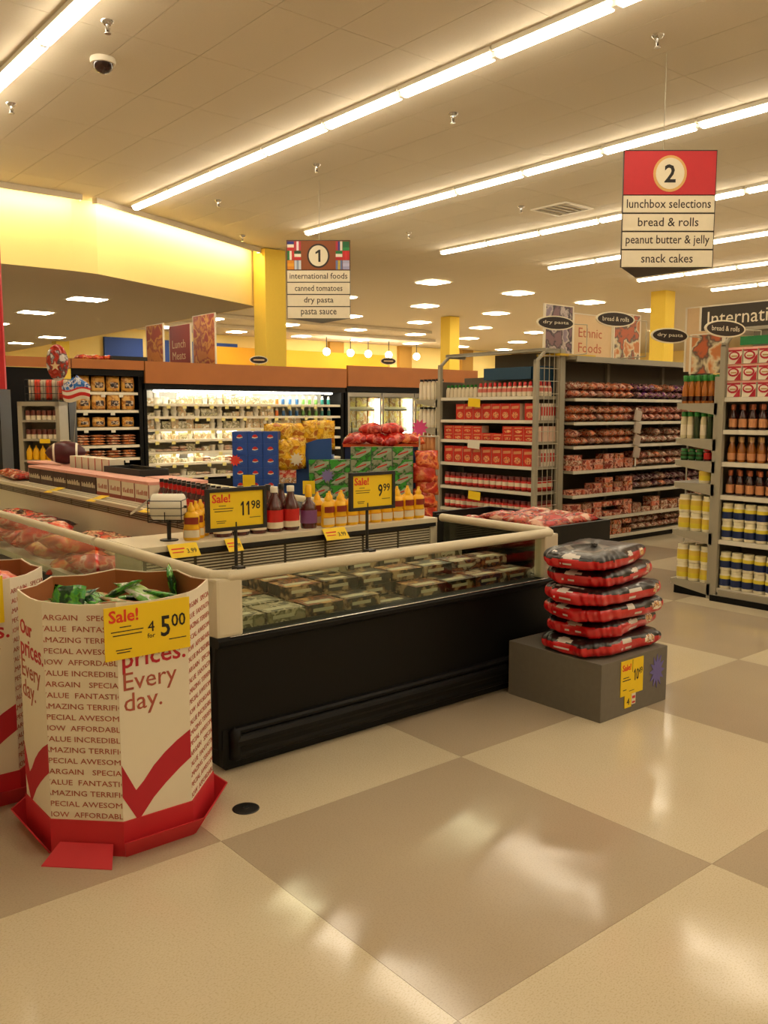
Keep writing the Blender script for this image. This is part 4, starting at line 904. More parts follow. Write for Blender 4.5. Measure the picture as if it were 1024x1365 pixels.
# ------------------------------------------------------------------ bread gondola along aisle
GX0, GX1 = 8.12, 11.78
gd = thing('bread_gondola', 'long grey gondola of packaged breads and snack cakes along the aisle', 'shelving', (GX0, 6.35, 0))
def off(mb): mb.T = Matrix.Translation((-GX0, -6.35, 0)); return mb
SZ = [1.755,1.48,1.203,.915,.628,.338,.10]
B('spine', off(MB()).box(GX0, 6.84, 0, GX1, 6.90, 2.22), M_shelfd, gd)
B('canopy', off(MB()).box(GX0, 6.35, 2.20, GX1, 7.45, 2.235).box(GX0, 6.34, 2.17, GX1, 6.36, 2.235), M_shelf, gd)
B('end_panel', off(MB()).box(GX0-.02, 6.52, 0, GX0-.002, 7.5, 2.2), M_shelf, gd)
B('base', off(MB()).box(GX0, 6.40, 0, GX1, 6.84, .06), M_black, gd)
for k in range(4): B('upright', off(MB()).box(GX0+k*1.22-.02 if k else GX0, 6.80, 0, GX0+k*1.22+.03, 6.845, 2.2), M_shelf, gd)
for s, z in enumerate(SZ):
    for b in range(3):
        q = B('shelf', off(MB()).box(GX0+b*1.22+.003, 6.37, z-.03, GX0+(b+1)*1.22-.003, 6.838, z), M_shelf, gd)
        B('edge_strip', off(MB()).box(GX0+b*1.22+.003, 6.355, z-.034, GX0+(b+1)*1.22-.003, 6.37, z+.002), M_edge, q)
for z in SZ[::2]: B('rear_shelf', off(MB()).box(GX0, 6.9, z-.03, GX1, 7.4, z), M_shelf, gd)
bk = [('orange and red', pack('bun_bag', ['c8502c','e08858','b02c24','e8c8a0','8a4a30'], 24, .25)), ('purple', pack('purple_bread_bag', ['4a2458','7a3c80','8a5a4a','c89a90','3a1c30'], 24, .25)),
      ('brown', pack('brown_bread_bag', ['6a3c28','9a6a50','c8a088','5a2c24','a87060'], 24, .25)), ('pale brown', pack('wheat_bread_bag', ['a88468','c8a890','7a5a44','b85a4a','dcc8b0'], 22, .25)),
      ('dark maroon', pack('maroon_bread_bag', ['3a1c20','5a3038','7a4a50','a08880'], 24, .25)), ('red', pack('red_box_bread', ['b8382c','d8785a','e8c0a8','8a2c20'], 20, .3))]
loaf = [Proto(lambda m=m: obj('bread_bag', pillow_mesh('bread_bag', .13, .28, .10, [m], 6, 8, seed=41), label='x x x x', cat='bread')) for _, m in bk]
cake = [Proto(lambda m=m: obj('snack_cake_box', MB().box(-.085,-.07,0,.085,.07,.06).mesh('snack_cake_box', [m], .006), label='x x x x', cat='snack box')) for _, m in bk]
plan = [ [0,1,1], [0,5,5], [0,3,3], [5,3,3], [5,4,4], [5,3,3], [0,3,3] ]
for s, z in enumerate(SZ):
    for b in range(3):
        k = plan[s][b]; box = (b == 0 and s > 2) or s == 5
        n = 6 if box else 8
        for l in range(2 if not box else 3):
            for i in range(n):
                if rnd.random() < (.12 if l else 0) + (.35 if l == 2 else 0): continue
                kk = k if rnd.random() < .8 else rnd.choice([0,2,3,5])
                x = GX0+b*1.22+.11+(1.02/(n-1))*i
                lb = '%s %s, bread gondola shelf %s, bay %s, layer %s, %s' % (bk[kk][0], 'snack box' if box else 'bread bag', ('one','two','three','four','five','six','seven')[s], ('one','two','three')[b], ('one','two','three')[l], nth(i, n))
                if box: cake[kk].put((x, 6.46, z+.0005+.0605*l), rnd.uniform(-.03,.03), lb, 'snack boxes on the bread gondola')
                else: loaf[kk].put((x, 6.53, z+.0005+.088*l), rnd.uniform(-.06,.06), lb, 'bread bags on the bread gondola')
mt = mat('pale_strip_pack', 'b8a898', .4)
t = thing('hanging_clip_strip', 'pale clip strip of hanging packets on the bread gondola front', 'clip strip', (9.31, 6.345, 1.55))
B('strip', MB().box(-.015,-.004,-.62,.015,0,.1), M_edge, t)
for k in range(4): B('packet', MB().yprism([(-.07,-.5+k*.15),(.05,-.52+k*.15),(.08,-.4+k*.15),(-.04,-.37+k*.15)], -.02-.003*k, -.005), mt, t)

# banners on top of the gondola
def banner(label, x, y, z, w, h, m, rz, txt=None, tm_=None, th_=.1):
    t = thing('category_banner', label, 'banner', (x, y, z), rz)
    B('board', MB().box(0,0,0,w,.02,h), m, t); B('edge_trim', MB().box(-.02,-.004,0,0,.024,h).box(w,-.004,0,w+.02,.024,h).box(-.02,-.004,h,w+.02,.024,h+.012), M_wht, t)
    if txt: text(t, txt, tm_, (w*.12, 0, h*.18), height=th_, width=w*.62, space=1.1)
    return t
p_food = pack('berry_food_photo', ['4a3a4a','8a7a88','c0b0a8','2c2430','7a5a60'], 5, .5, bump=0); p_food2 = pack('salad_food_photo', ['8a6a4a','c87a40','d8c8a0','5a4a3c','b85a30'], 5, .5, bump=0)
M_tanb = mat('tan_banner', 'd8b98c', .6)
banner('upright banner with a purple food photo, left of Ethnic Foods banner', 8.22, 6.9, 2.237, .50, .63, p_food, 0)
banner('tan banner reading Ethnic Foods on the bread gondola', 8.78, 6.92, 2.237, .76, .56, M_tanb, 0, 'Ethnic\nFoods', mat('terracotta_ink', 'b85a3c', .6), .30)
banner('upright banner with a salad bowl photo, right of Ethnic Foods banner', 9.58, 6.9, 2.237, .55, .62, p_food2, 0)
B('yellow_tray', MB().box(7.95,6.45,2.236,8.6,6.8,2.262), mat('yellow_plastic','d8b020',.5), label='flat yellow tray lying on top of the bread gondola', cat='tray')
t = banner('dark banner reading International above the right end display', 7.42, 4.40, 2.335, 1.5, .21, mat('dark_olive_board', '3c352c', .6), D90)
text(t, 'International', M_cream2, (.06, 0, .045), height=.12, width=.85)
banner('brown food photo panel under the International banner', 7.44, 4.50, 1.95, .30, .35, p_food2, D90)
t = banner('tall plain tan panel left of the International banner', 8.0, 4.9, 2.0, .34, .62, M_tanb, D90)
for x in (.05, .29): B('stand_pole', MB().rod((x,.01,-2.0),(x,.01,0),.008), M_wire, t)
for nm_, tt, x, y, z, w_ in (('reading dry pasta nearest the Ethnic Foods banner', 'dry pasta', 7.36, 6.25, 2.56, .50), ('reading bread & rolls in front of the salad banner', 'bread & rolls', 8.2, 6.1, 2.645, .56),
                        ('reading dry pasta in front of the yellow column', 'dry pasta', 6.85, 4.5, 2.28, .44), ('reading bread & rolls on the right end display post', 'bread & rolls', 6.38, 3.705, 2.256, .44)):
    t = thing('oval_aisle_sign', 'dark oval blade sign %s' % nm_, 'sign', (x+w_/2, y, z), R(-14))
    n = 28; el = lambda a, b: [(a*math.cos(2*PI*k/n), b*math.sin(2*PI*k/n)) for k in range(n)]
    B('plate', MB().yprism(el(w_/2, w_*.155), -.006, .006), M_cream2, t); B('face', MB().yprism(el(w_/2*.92, w_*.155*.84), -.0075, -.006), M_dkbr, t)
    text(t, tt, M_cream2, (0, -.0075, -w_*.04), height=w_*.09, width=w_*.68, align='CENTER')
    B('arm', MB().rod((w_/2-.01,0,0),(w_/2+.18,.0,.0),.005).rod((w_/2+.18,0,0),(w_/2+.18,0,2.242-z if z > 2.4 else -.1),.005).rod((w_/2+.18,0,2.242-z if z > 2.4 else -.1),(w_/2+.18,.42 if z > 2.4 else .12,2.242-z if z > 2.4 else -.1),.006), M_wire, t)

# ------------------------------------------------------------------ hanging aisle signs (three-sided)
def aisle_sign(label, P, rz, w, z0, z1, headm, num, lines, ring, flags=False):
    t = thing('aisle_sign', label, 'sign', (P[0], P[1], 0), rz)
    h = z1-z0; hh = h*.37
    B('prism_body', MB().prism([(-w/2,0),(w/2,0),(0 if flags else -w*.12,w*.75)], z0, z1-.0), M_dkbr, t)
    B('header', MB().box(-w/2,-.012,z1-hh,w/2,-.001,z1), headm, t)
    n = 36
    B('ring', MB().yprism([(hh*.40*math.cos(2*PI*k/n), z1-hh*.52+hh*.42*math.sin(2*PI*k/n)) for k in range(n)], -.016, -.012), ring, t)
    B('disc', MB().yprism([(hh*.34*math.cos(2*PI*k/n), z1-hh*.52+hh*.36*math.sin(2*PI*k/n)) for k in range(n)], -.019, -.016), M_cream2, t)
    if num == '1': B('numeral', MB().yprism([(x_*hh, z1-hh*.52+z_*hh) for x_, z_ in ((.0,-.21),(.075,-.21),(.075,.21),(.02,.21),(-.10,.13),(-.10,.06),(.0,.11))], -.0205, -.019), M_ink, t)
    else: text(t, num, M_ink, (0, -.019, z1-hh*.52-hh*.21), height=hh*.42, align='CENTER', name='numeral', bold=.02)
    sh = (h-hh)/len(lines)
    for i, s in enumerate(lines):
        b = B('line_panel', MB().box(-w/2,-.012,z1-hh-sh*(i+1)+.004,w/2,-.001,z1-hh-sh*i-.010), M_cream2, t)
        desc = any(c in s for c in 'pyj'); hgt = sh*.62 if desc else sh*.48
        text(b, s, M_dkbr, (0, -.012, z1-hh-sh*(i+1)+sh*(.16 if desc else .26)), height=hgt, width=w*min(.92, .048*len(s)+.04), align='CENTER', bold=.006)
    B('edge_frame', MB().box(-w/2-.006,-.014,z0,-w/2,.01,z1).box(w/2,-.014,z0,w/2+.006,.01,z1).box(-w/2-.006,-.014,z1,w/2+.006,.01,z1+.008), M_dkbr, t)
    B('cable', MB().rod((w*.0,.2,z1),(w*.0,.2,CZ),.004), M_wire, t)
    if flags:
        F = lambda name, cols, vert, cx, cz, fw, fh: [B(name, (lambda m: (m.box(cx+fw*k/3,-.0145,cz,cx+fw*(k+1)/3,-.012,cz+fh) if vert else m.box(cx,-.0145,cz+fh*(2-k)/3,cx+fw,-.012,cz+fh*(3-k)/3)))(MB()), mat('flag_'+c, c, .6), t) for k, c in enumerate(cols)]
        fw = w*.105; fh = hh*.315; x0 = -w/2+.006; x2 = w/2-2*fw-.012; zt = z1-hh*.335
        F('flag', ['2a2a7a','e8e0d0','c02828'], False, x0, zt, fw, fh); F('flag', ['b83040','e8d8d8','b83040'], True, x0+fw+.006, zt, fw, fh)
        F('flag', ['1c7a3c','e8e0d0','c02828'], True, x0, zt-fh*1.04, fw, fh); F('flag', ['2c4a2c','e8e0d0','c02828'], False, x0+fw+.006, zt-fh*1.04, fw, fh)
        F('flag', ['d88a1c','e0a020','d88a1c'], False, x0, zt-fh*2.08, fw, fh); F('flag', ['c8d0d8','8a9ab0','c8d0d8'], True, x0+fw+.006, zt-fh*2.08, fw, fh)
        F('flag', ['b83040','3c3c8a','e8e0d0'], True, x2, zt, fw, fh); F('flag', ['1c6a3c','1c6a3c','2a8a4a'], False, x2+fw+.006, zt, fw, fh)
        F('flag', ['1c7a3c','e8e0d0','c02828'], False, x2, zt-fh*1.04, fw, fh); F('flag', ['c82828','d03030','c82828'], True, x2+fw+.006, zt-fh*1.04, fw, fh)
        F('flag', ['6a7aa8','c8b040','6a7aa8'], True, x2, zt-fh*2.08, fw, fh); F('flag', ['a8a8c8','b8b8d8','a0a0c8'], False, x2+fw+.006, zt-fh*2.08, fw, fh)
    return t
M_ring = mat('gold_ring', 'd8a860', .5)
aisle_sign('hanging red aisle two sign listing lunchbox selections and snack cakes', (7.10, 4.58), R(-39.7), .815, 2.89, 3.895, M_sred, '2', ['lunchbox selections','bread & rolls','peanut butter & jelly','snack cakes'], M_ring)
aisle_sign('hanging brown aisle one sign with flags listing international foods', (7.21, 10.11), R(-39.7), .868, 2.89, 3.94, M_brown, '1', ['international foods','canned tomatoes','dry pasta','pasta sauce'], M_dkbr, True)

# ------------------------------------------------------------------ promotional stacks in the walkway
RF = R(-39.7); fwv = Vector((-.639, -.769)); rtv = Vector((.769, -.639))
def fpos(base, r, f): return (base[0]+rtv.x*r-fwv.x*f, base[1]+rtv.y*r-fwv.y*f)
M_sb = mat('soda_blue_carton', '1c48a0', .35, var=.12, vscale=14); M_sg = pack('green_soda_carton', ['1c7a2a','3c9a34','0f4a1c','8a9078'], 12, .35, bump=0)
def mk_blue():
    m = MB().box(-.073,-.19,0,.073,.19,.117); n = 12
    def half(s, mm):
        pts = [(.028*math.cos(a), .060+.028*math.sin(a)) for a in ([PI*k/n for k in range(n+1)] if s > 0 else [PI+PI*k/n for k in range(n+1)])]
        m.yprism(pts, -.1915, -.19, mm)
    half(1, 1); half(-1, 2); m.yprism([(-.029,.056),(0,.051),(.029,.060),(.029,.067),(0,.060),(-.029,.065)], -.193, -.1915, 3)
    return obj('soda_carton', m.mesh('soda_carton', [M_sb, M_lr, mat('emblem_blue','2c5ab0',.4), M_cap]), label='x x x x', cat='soda carton')
def mk_green():
    m = MB().box(-.10,-.065,0,.10,.065,.125)
    m.yprism([(-.095,.02),(-.02,.015),(.095,.085),(.095,.112),(.02,.105)], -.066, -.065, 1).yprism([(-.05,.042),(.05,.075),(.055,.09),(-.045,.057)], -.067, -.066, 2)
    return obj('soda_carton', m.mesh('soda_carton', [M_sg, mat('silver_green_print','9aa890',.4), M_lr]), label='x x x x', cat='soda carton')
sbp = Proto(mk_blue); sgp = Proto(mk_green)
bb_ = (4.30, 7.50)
for l in range(12):
    for c in range(3):
        x, y = fpos(bb_, .075+.149*c, .19); sbp.put((x, y, .1175*l), RF, 'blue soda carton with round emblem, %s column, %s layer from floor' % (('left','middle','right')[c], W_[l+1]), 'blue soda cartons in the stack')
g_ = (5.10, 6.83)
for c in range(5):
    nl = (9, 9, 10, 10, 10)[c]
    for l in range(nl):
        x, y = fpos(g_, -.20+.205*c, .10); sgp.put((x, y, .126*l+.03*0), RF, 'green soda carton, %s stack from left, %s layer from floor' % (W_[c+1], W_[l+1]), 'green soda cartons in the stack')
# pallet sheets between
t = thing('blue_chip_shipper', 'blue cardboard shipper display holding yellow chip bags', 'display', (*fpos(bb_, .62, .35), 0), RF)
B('body', MB().box(-.32,-.2,0,.34,.25,1.16), mat('shipper_blue', '1c4a92', .5, var=.05), t)
B('top_lip', MB().yprism([(-.32,1.16),(.34,1.16),(.34,1.34),(.2,1.33),(.0,1.26),(-.12,1.2),(-.32,1.17)], -.2, -.19), mat('shipper_blue', '1c4a92'), t)
B('emblem', MB().yprism([(.02+.035*math.cos(a), 1.21+.016*math.sin(a)) for a in [2*PI*k/12 for k in range(12)]], -.203, -.2), M_cap, t)
M_yc = pack('yellow_chip_bag', ['e0a010','f0bc20','c88810','f4d050','b86a18'], 12, .22, bump=.6)
yc = pil('chip_bag', .20, .30, .09, M_yc, 51)
for i in range(5):
    for r in range(2):
        x, y = fpos(bb_, .62-.24+.125*i, .30+.12*r); yc.put((x, y, 1.335+(.03 if i > 2 else 0)), (R(90), 0, RF+rnd.uniform(-.15,.15)), 'yellow chip bag on the blue shipper, %s row, %s' % (('front','rear')[r], nth(i, 5)), 'yellow chip bags on the shipper')
for i in range(3):
    x, y = fpos(bb_, .50+.11*i*(1 if i < 2 else .5), .13); yc.put((x, y, 1.18+.01*i), (R(90), 0, RF), 'yellow chip bag hanging on the shipper front, %s' % nth(i, 3), 'hanging chip bags on the shipper')
rp = Proto(lambda: obj('red_snack_pack', MB().box(-.10,-.02,0,.10,.02,.13).box(-.10,-.021,.0,.10,-.02,.055,1).mesh('red_snack_pack', [pack('red_cracker_print', ['b8281c','d8483a','e8c0a0'], 30, .4, bump=0), M_co], .004), label='x x x x', cat='snack pack'))
x, y = fpos(bb_, .51, .11); rp.put((x, y, .90), RF, 'red snack pack hanging low on the blue shipper front', None)
x, y = fpos(bb_, .72, .11); B('info_card', MB().box(-.06,-.002,0,.06,0,.10), M_tagw, loc=(*fpos(bb_, .51, .105), 1.08), rz=RF, label='white price card over the red snack pack', cat='price card')
st2 = lambda r, k=10: [((r if i % 2 == 0 else r*.62)*math.cos(PI*i/k), (r if i % 2 == 0 else r*.62)*math.sin(PI*i/k)) for i in range(2*k)]
for base, rr_, ff, z, rad, c, lab_ in ((bb_, .03, -.012, 1.13, .06, 'd83a2c', 'red starburst sticker on the blue soda cartons'), (g_, -.12, .02, .98, .07, '7a72a8', 'violet starburst sticker on the green soda cartons'), (g_, -.42, .02, 1.14, .07, 'd8ccb0', 'cream starburst sticker beside the green soda cartons'), (g_, .80, .45, 1.44, .09, 'e04888', 'pink starburst sticker beside the red snack heap')):
    B('starburst_sticker', MB().yprism(st2(rad), -.004, 0), mat('burst_'+c, c, .6), loc=(*fpos(base, rr_, ff), z), rz=RF, label=lab_, cat='sticker')
for base, rr_, ff, z, lab_ in ((bb_, .16, -.012, .86, 'yellow price card low on the blue soda cartons'), (g_, -.30, .015, .80, 'yellow price card low on the green soda cartons')):
    B('price_card', MB().box(-.06,-.003,0,.06,0,.13), M_tag, loc=(*fpos(base, rr_, ff), z), rz=RF, label=lab_, cat='price card')
# red snack heap behind the green stack
t = thing('snack_pallet_display', 'dark blue pallet display heaped with red snack bags', 'display', (*fpos(g_, .45, .80), 0), RF)
B('body', MB().box(-.42,-.25,0,.34,.3,1.24), mat('deep_blue_board', '14285a', .5), t); B('rim', MB().box(-.44,-.27,1.24,.36,.32,1.27), mat('orange_rim', 'd8501c', .5), t)
rs = pil('red_snack_bag', .26, .22, .11, o2, 52); os_ = pil('orange_snack_bag', .24, .2, .1, o1, 53)
for i in range(8):
    x, y = fpos(g_, .16+.19*(i % 4), .62+.2*(i//4)); (rs if i % 4 != 3 else os_).put((x, y, 1.272), (R(20), R(rnd.uniform(-20,20)), RF+rnd.uniform(-.4,.4)), '%s snack bag on the pallet display, %s row, %s' % ('red' if i % 4 != 3 else 'orange', ('front','rear')[i//4], nth(i % 4, 4)), 'snack bags on the pallet display')
for i in range(2):
    x, y = fpos(g_, .3+.2*i, .68); rs.put((x, y, 1.37), (R(10), 0, RF+.3*i), 'red snack bag crowning the pallet heap, %s' % ('left','right')[i], 'crowning snack bags')
for k in range(6):
    x, y = fpos(g_, .84, .42); os_.put((x+.03*(k%2), y, .45+.13*k), (R(75), 0, RF+.2), 'orange snack bag on the side clip rack right of green cartons, %s upward' % W_[k+1], 'orange snack bags on the side rack')
t = thing('snack_side_rack', 'thin white wire rack carrying orange snack bags beside the green cartons', 'rack', (*fpos(g_, .90, .44), 0), RF)
B('frame', MB().rod((-.1,.03,0),(-.1,.03,1.35),.008).rod((.1,.03,0),(.1,.03,1.35),.008).rod((-.1,.03,1.35),(.1,.03,1.35),.008), M_wire, t)

# ------------------------------------------------------------------ wall of coolers at the back
CY = 13.8
TK = {k: MB().box(0,0,0,.07,.008,.055).mesh('price_ticket', mm) for k, mm in ((True, mat('pale_yellow_ticket','e8dc8c',.5)), (False, M_tagw))}
def cooler(label, x0, x1, zh0, zh1, SZs, lamp=True, doors=0):
    t = thing('upright_cooler', label, 'cooler', ((x0+x1)/2, CY, 0)); T = Matrix.Translation((-(x0+x1)/2, -CY, 0))
    def o(): m = MB(); m.T = T; return m
    B('header_board', o().box(x0, CY-.10, zh0, x1, CY-.04, zh1), M_wood, t)
    B('cabinet', o().box(x0, CY+.70, 0, x1, CY+.78, zh1-.02).box(x0, CY, 0, x0+.06, CY+.7, zh0).box(x1-.06, CY, 0, x1, CY+.7, zh0).box(x0, CY-.06, zh0-.10, x1, CY+.78, zh0), M_black, t)
    B('base', o().box(x0, CY-.05, 0, x1, CY+.7, .42), M_black, t)
    B('interior_back', o().box(x0+.06, CY+.68, .42, x1-.06, CY+.70, zh0-.1), M_white if lamp else M_blk2, t)
    for z in SZs:
        s = B('shelf', o().box(x0+.06, CY+.06, z-.02, x1-.06, CY+.68, z), M_white if lamp else M_shelf, t)
        B('price_rail', o().box(x0+.06, CY+.03, z-.045, x1-.06, CY+.06, z-.002), M_cap, s)
        if not doors:
            rr = random.Random(int(z*100)); x = x0+.2
            while x < x1-.3:
                obj('price_ticket', TK[lamp], s, (x-(x0+x1)/2, .022, z-.085)); x += rr.choice([.22,.3,.45])
    return t, o
c1, o = cooler('long open lit cooler of dairy and deli packs under an amber header', 6.26, 10.42, 2.07, 2.43, [1.74,1.525,1.31,1.13,.92,.73,.50])
B('lamp_tube', o().box(6.5, CY+.08, 1.94, 10.2, CY+.14, 1.965), M_cool, c1)
for z in (1.30,.91): B('shelf_lamp', o().box(6.5, CY+.10, z-.03, 10.2, CY+.13, z-.022), emis('shelf_lamp', (1,.93,.8), 9), c1)
c2, o = cooler('open black case of packaged sausage and bread under an amber header', 5.05, 6.24, 2.28, 2.43, [1.92,1.63,1.35,1.06,.85], False)
c3, o3 = cooler('glass door freezer of yellow packs under an amber header', 10.46, 14.06, 2.10, 2.50, [1.70,1.28,.86,.5], True, 4)
for k in range(4):
    x = 10.50+k*.88
    d = B('door', o3().box(x,CY-.03,.42,x+.05,CY+.01,1.98).box(x+.81,CY-.03,.42,x+.86,CY+.01,1.98).box(x+.05,CY-.03,.42,x+.81,CY+.01,.48).box(x+.05,CY-.03,1.90,x+.81,CY+.01,1.98), M_steel, c3)
    B('door_glass', o3().box(x+.05,CY-.012,.48,x+.81,CY-.006,1.90), M_glass, d); B('handle', o3().rod((x+.08,CY-.05,.9),(x+.08,CY-.05,1.4),.012), M_blk2, d)
    B('door_lamp', o3().box(x+.74,CY+.015,.6,x+.80,CY+.04,1.86), M_doorl, c3)
B('wood_header', MB().box(3.75,CY-.10,2.28,5.03,CY-.04,2.43), M_wood, label='amber wood header board left of the sausage case', cat='panel')
B('wood_base_panel', MB().box(4.79,CY-.10,0,5.03,CY-.02,.89), M_wood, label='reddish wood base panel under the narrow yellow wall strip', cat='panel')
B('black_case', MB().box(3.9,CY-.03,0,4.78,CY+.5,2.27), M_black, label='plain black case under the left amber header', cat='cooler')
struct('trim_5', MB().box(4.80, CY-.07, .9, 5.04, CY, 2.27), M_yelw)
# products in the cooler
cp = [('white tub', Proto(lambda: obj('dairy_tub', MB().lathe([(.045,0,0),(.055,.085,1),(.058,.086,1),(.058,.10,1)], 10).mesh('dairy_tub', [M_cap, M_white]), label='x x x x', cat='tub'))),
      ('pale pack', Proto(lambda: obj('deli_pack', MB().box(-.07,-.05,0,.07,.05,.08).mesh('deli_pack', [pack('pale_deli_print', ['e8e0cc','c8b890','d8a880','a8a878','f0e8d8'], 16, .4, bump=0)], .008), label='x x x x', cat='deli pack'))),
      ('olive pack', Proto(lambda: obj('deli_pack', MB().box(-.08,-.05,0,.08,.05,.06).mesh('deli_pack', [pack('olive_deli_print', ['8a8858','c8c098','6a6040','e0d8c0'], 16, .4, bump=0)], .008), label='x x x x', cat='deli pack'))),
      ('flat pink pack', Proto(lambda: obj('deli_pack', pillow_mesh('deli_pack', .17, .12, .05, [pack('pink_deli_print', ['c88a70','e0b898','d8d0c0','a86a50'], 16, .35)], 6, 5), label='x x x x', cat='deli pack')))]
jb = [('teal', mat('teal_juice','2c7a70',.3)), ('orange', mat('orange_juice','d8702c',.3)), ('blue', mat('blue_juice','3a6a9a',.3)), ('green', mat('green_juice','6a9a4a',.3))]
jbp = [Proto(lambda m=m: obj('juice_bottle', MB().lathe([(.030,0,0),(.032,.01,0),(.032,.10,1),(.016,.13,1),(.018,.135,1),(.018,.155,1)], 10).mesh('juice_bottle', [m, M_cap]), label='x x x x', cat='bottle')) for _, m in jb]
for s, z in enumerate([1.74,1.525,1.31,1.13,.92,.73,.50]):
    n = 26
    for i in range(n):
        x = 6.42+3.88*i/n+rnd.uniform(-.01,.01); sh = 'cooler shelf %s' % ('one','two','three','four','five','six','seven')[s]
        lb = lambda nm: '%s, lit %s, %s' % (nm, sh, nth(i, n) if 0 < i < n-1 and min(i+1, n-i) <= 20 else nth(i, n))
        if s < 2 and i > 16:
            k = (i//3) % 4; jbp[k].put((x, CY+.14, z+.0005), 0, lb(jb[k][0]+' bottle'), 'bottles in the lit cooler'); continue
        k = rnd.choice([0,1,1,2]) if s < 4 else rnd.choice([1,2,3,3,0])
        cp[k][1].put((x, CY+.16, z+.0005), rnd.uniform(-.05,.05), lb(cp[k][0]), 'packs in the lit cooler', (1.0, 1, 1.15 if s == 0 else 1))
        if rnd.random() < .6 and s < 6: cp[k][1].put((x, CY+.17, z+.0005+(.101,.081,.061,.045)[k]), rnd.uniform(-.05,.05), lb('upper layer '+cp[k][0]), 'upper layer packs in the lit cooler')
sg = Proto(lambda: obj('bread_loaf_bag', pillow_mesh('bread_loaf_bag', .23, .26, .09, [pack('amber_loaf_print', ['c07a24','d8a040','a86420','e0b060'], 7, .3), pack('loaf_label_print', ['3a2a2c','c8b8a0','6a4a3a','1c1a22'], 22, .4, bump=0)], 12, 12, seed=61, patch=lambda u,t,s_: 1 if .22 < u < .8 and .25 < t < .62 else 0), label='x x x x', cat='bread'))
sf = Proto(lambda: obj('sausage_pack', pillow_mesh('sausage_pack', .24, .16, .04, [pack('orange_sausage_print', ['c8602c','e0904c','a83c1c','e8c098'], 10, .3)], 8, 6, seed=62), label='x x x x', cat='sausage pack'))
for s, z in enumerate((1.92, 1.63)):
    for i in range(4): sg.put((5.27+.25*i, CY+.12, z+.13), (R(90), 0, 0), 'amber loaf bag on the %s shelf of the black case, %s' % (('top','second')[s], nth(i, 4)), 'loaf bags in the black case')
for i in range(4): sg.put((5.27+.25*i, CY+.14, 1.35+.085), (R(90), 0, 0), 'smaller loaf bag on the third shelf of the black case, %s' % nth(i, 4), 'smaller loaf bags in the black case', (.9,.62,.9))
for s, z in enumerate((1.06, .85)):
    for c in range(4):
        for l in range(4 if s == 0 else 3):
            sf.put((5.25+.26*c, CY+.16, z+.001+.043*l), rnd.uniform(-.08,.08), 'orange sausage pack, %s shelf of the black case, %s, %s up' % (('fourth','lowest')[s], nth(c, 4), W_[l+1]), 'sausage packs in the black case')
yp = Proto(lambda: obj('frozen_yellow_pack', MB().box(-.11,-.06,0,.11,.06,.17).mesh('frozen_yellow_pack', [pack('yellow_frozen_print', ['d8b838','f0dc80','c8903c','e8e0c8','a87030'], 12, .35, bump=0)], .01), label='x x x x', cat='frozen pack'))
wp = Proto(lambda: obj('frozen_pale_pack', MB().box(-.11,-.06,0,.11,.06,.15).mesh('frozen_pale_pack', [pack('pale_frozen_print', ['d8c8b0','b88a70','a8a090','e8e0d0'], 12, .35, bump=0)], .01), label='x x x x', cat='frozen pack'))
for s, z in enumerate([1.70,1.28,.86,.5]):
    for i in range(12):
        x = 10.66+.29*i; (yp if s < 2 else wp).put((x, CY+.16, z+.0005), 0, '%s frozen pack behind glass doors, shelf %s, %s' % ('yellow' if s < 2 else 'pale', ('one','two','three','four')[s], nth(i, 12)), 'frozen packs behind the glass doors', (1.15, 1, (1.1, 2.0, 2.3, 2)[s]))
# banners on the cooler tops
t = banner('dark red banner reading Lunch Meats above the lit cooler', 7.18, 14.66, 2.435, .78, .67, mat('brick_banner', '8c2416', .6), D90)
text(t, 'Lunch\nMeats', M_tanb, (.10, 0, .08), height=.34, width=.50, space=1.0)
ph3 = pack('cheese_food_photo', ['b85818','c87a20','9a3410','d89a38','a03818'], 3, .5, bump=0)
banner('tall orange food photo banner left of the Lunch Meats banner', 6.60, 14.35, 2.435, .62, .62, ph3, D90)
banner('tall orange food photo banner right of the Lunch Meats banner', 7.61, 14.58, 2.435, .78, .87, ph3, D90)
for x, y, z, n in ((8.45, 13.72, 2.53, 'before the yellow column'), (11.5, 13.72, 2.62, 'over the glass door freezer')):
    t = thing('oval_aisle_sign', 'small dark oval sign on the amber header, %s' % n, 'sign', (x, y, z), R(-20))
    k_ = 20; B('plate', MB().yprism([(.17*math.cos(2*PI*k/k_), .075*math.sin(2*PI*k/k_)) for k in range(k_)], 0, .01), M_cream2, t)
    B('face', MB().yprism([(.155*math.cos(2*PI*k/k_), .062*math.sin(2*PI*k/k_)) for k in range(k_)], -.002, 0), M_dkbr, t); B('illegible_print', MB().box(-.10,-.003,-.012,.10,-.002,.012), M_tanb, t)
    B('post', MB().rod((0,.005,-.15),(0,.005,-.06),.006), M_wire, t)
# dark tray and orange packs on the header
B('dark_tray', MB().box(5.75,CY,2.43,6.35,CY+.4,2.50), M_blk2, label='black tray lying on top of the amber cooler header', cat='tray')
for i in range(3): os_.put((5.35+.2*i, CY+.2, 2.412), (0, 0, .2*i), 'orange pack lying atop the left cooler header, %s' % nth(i, 3), 'orange packs atop the cooler')

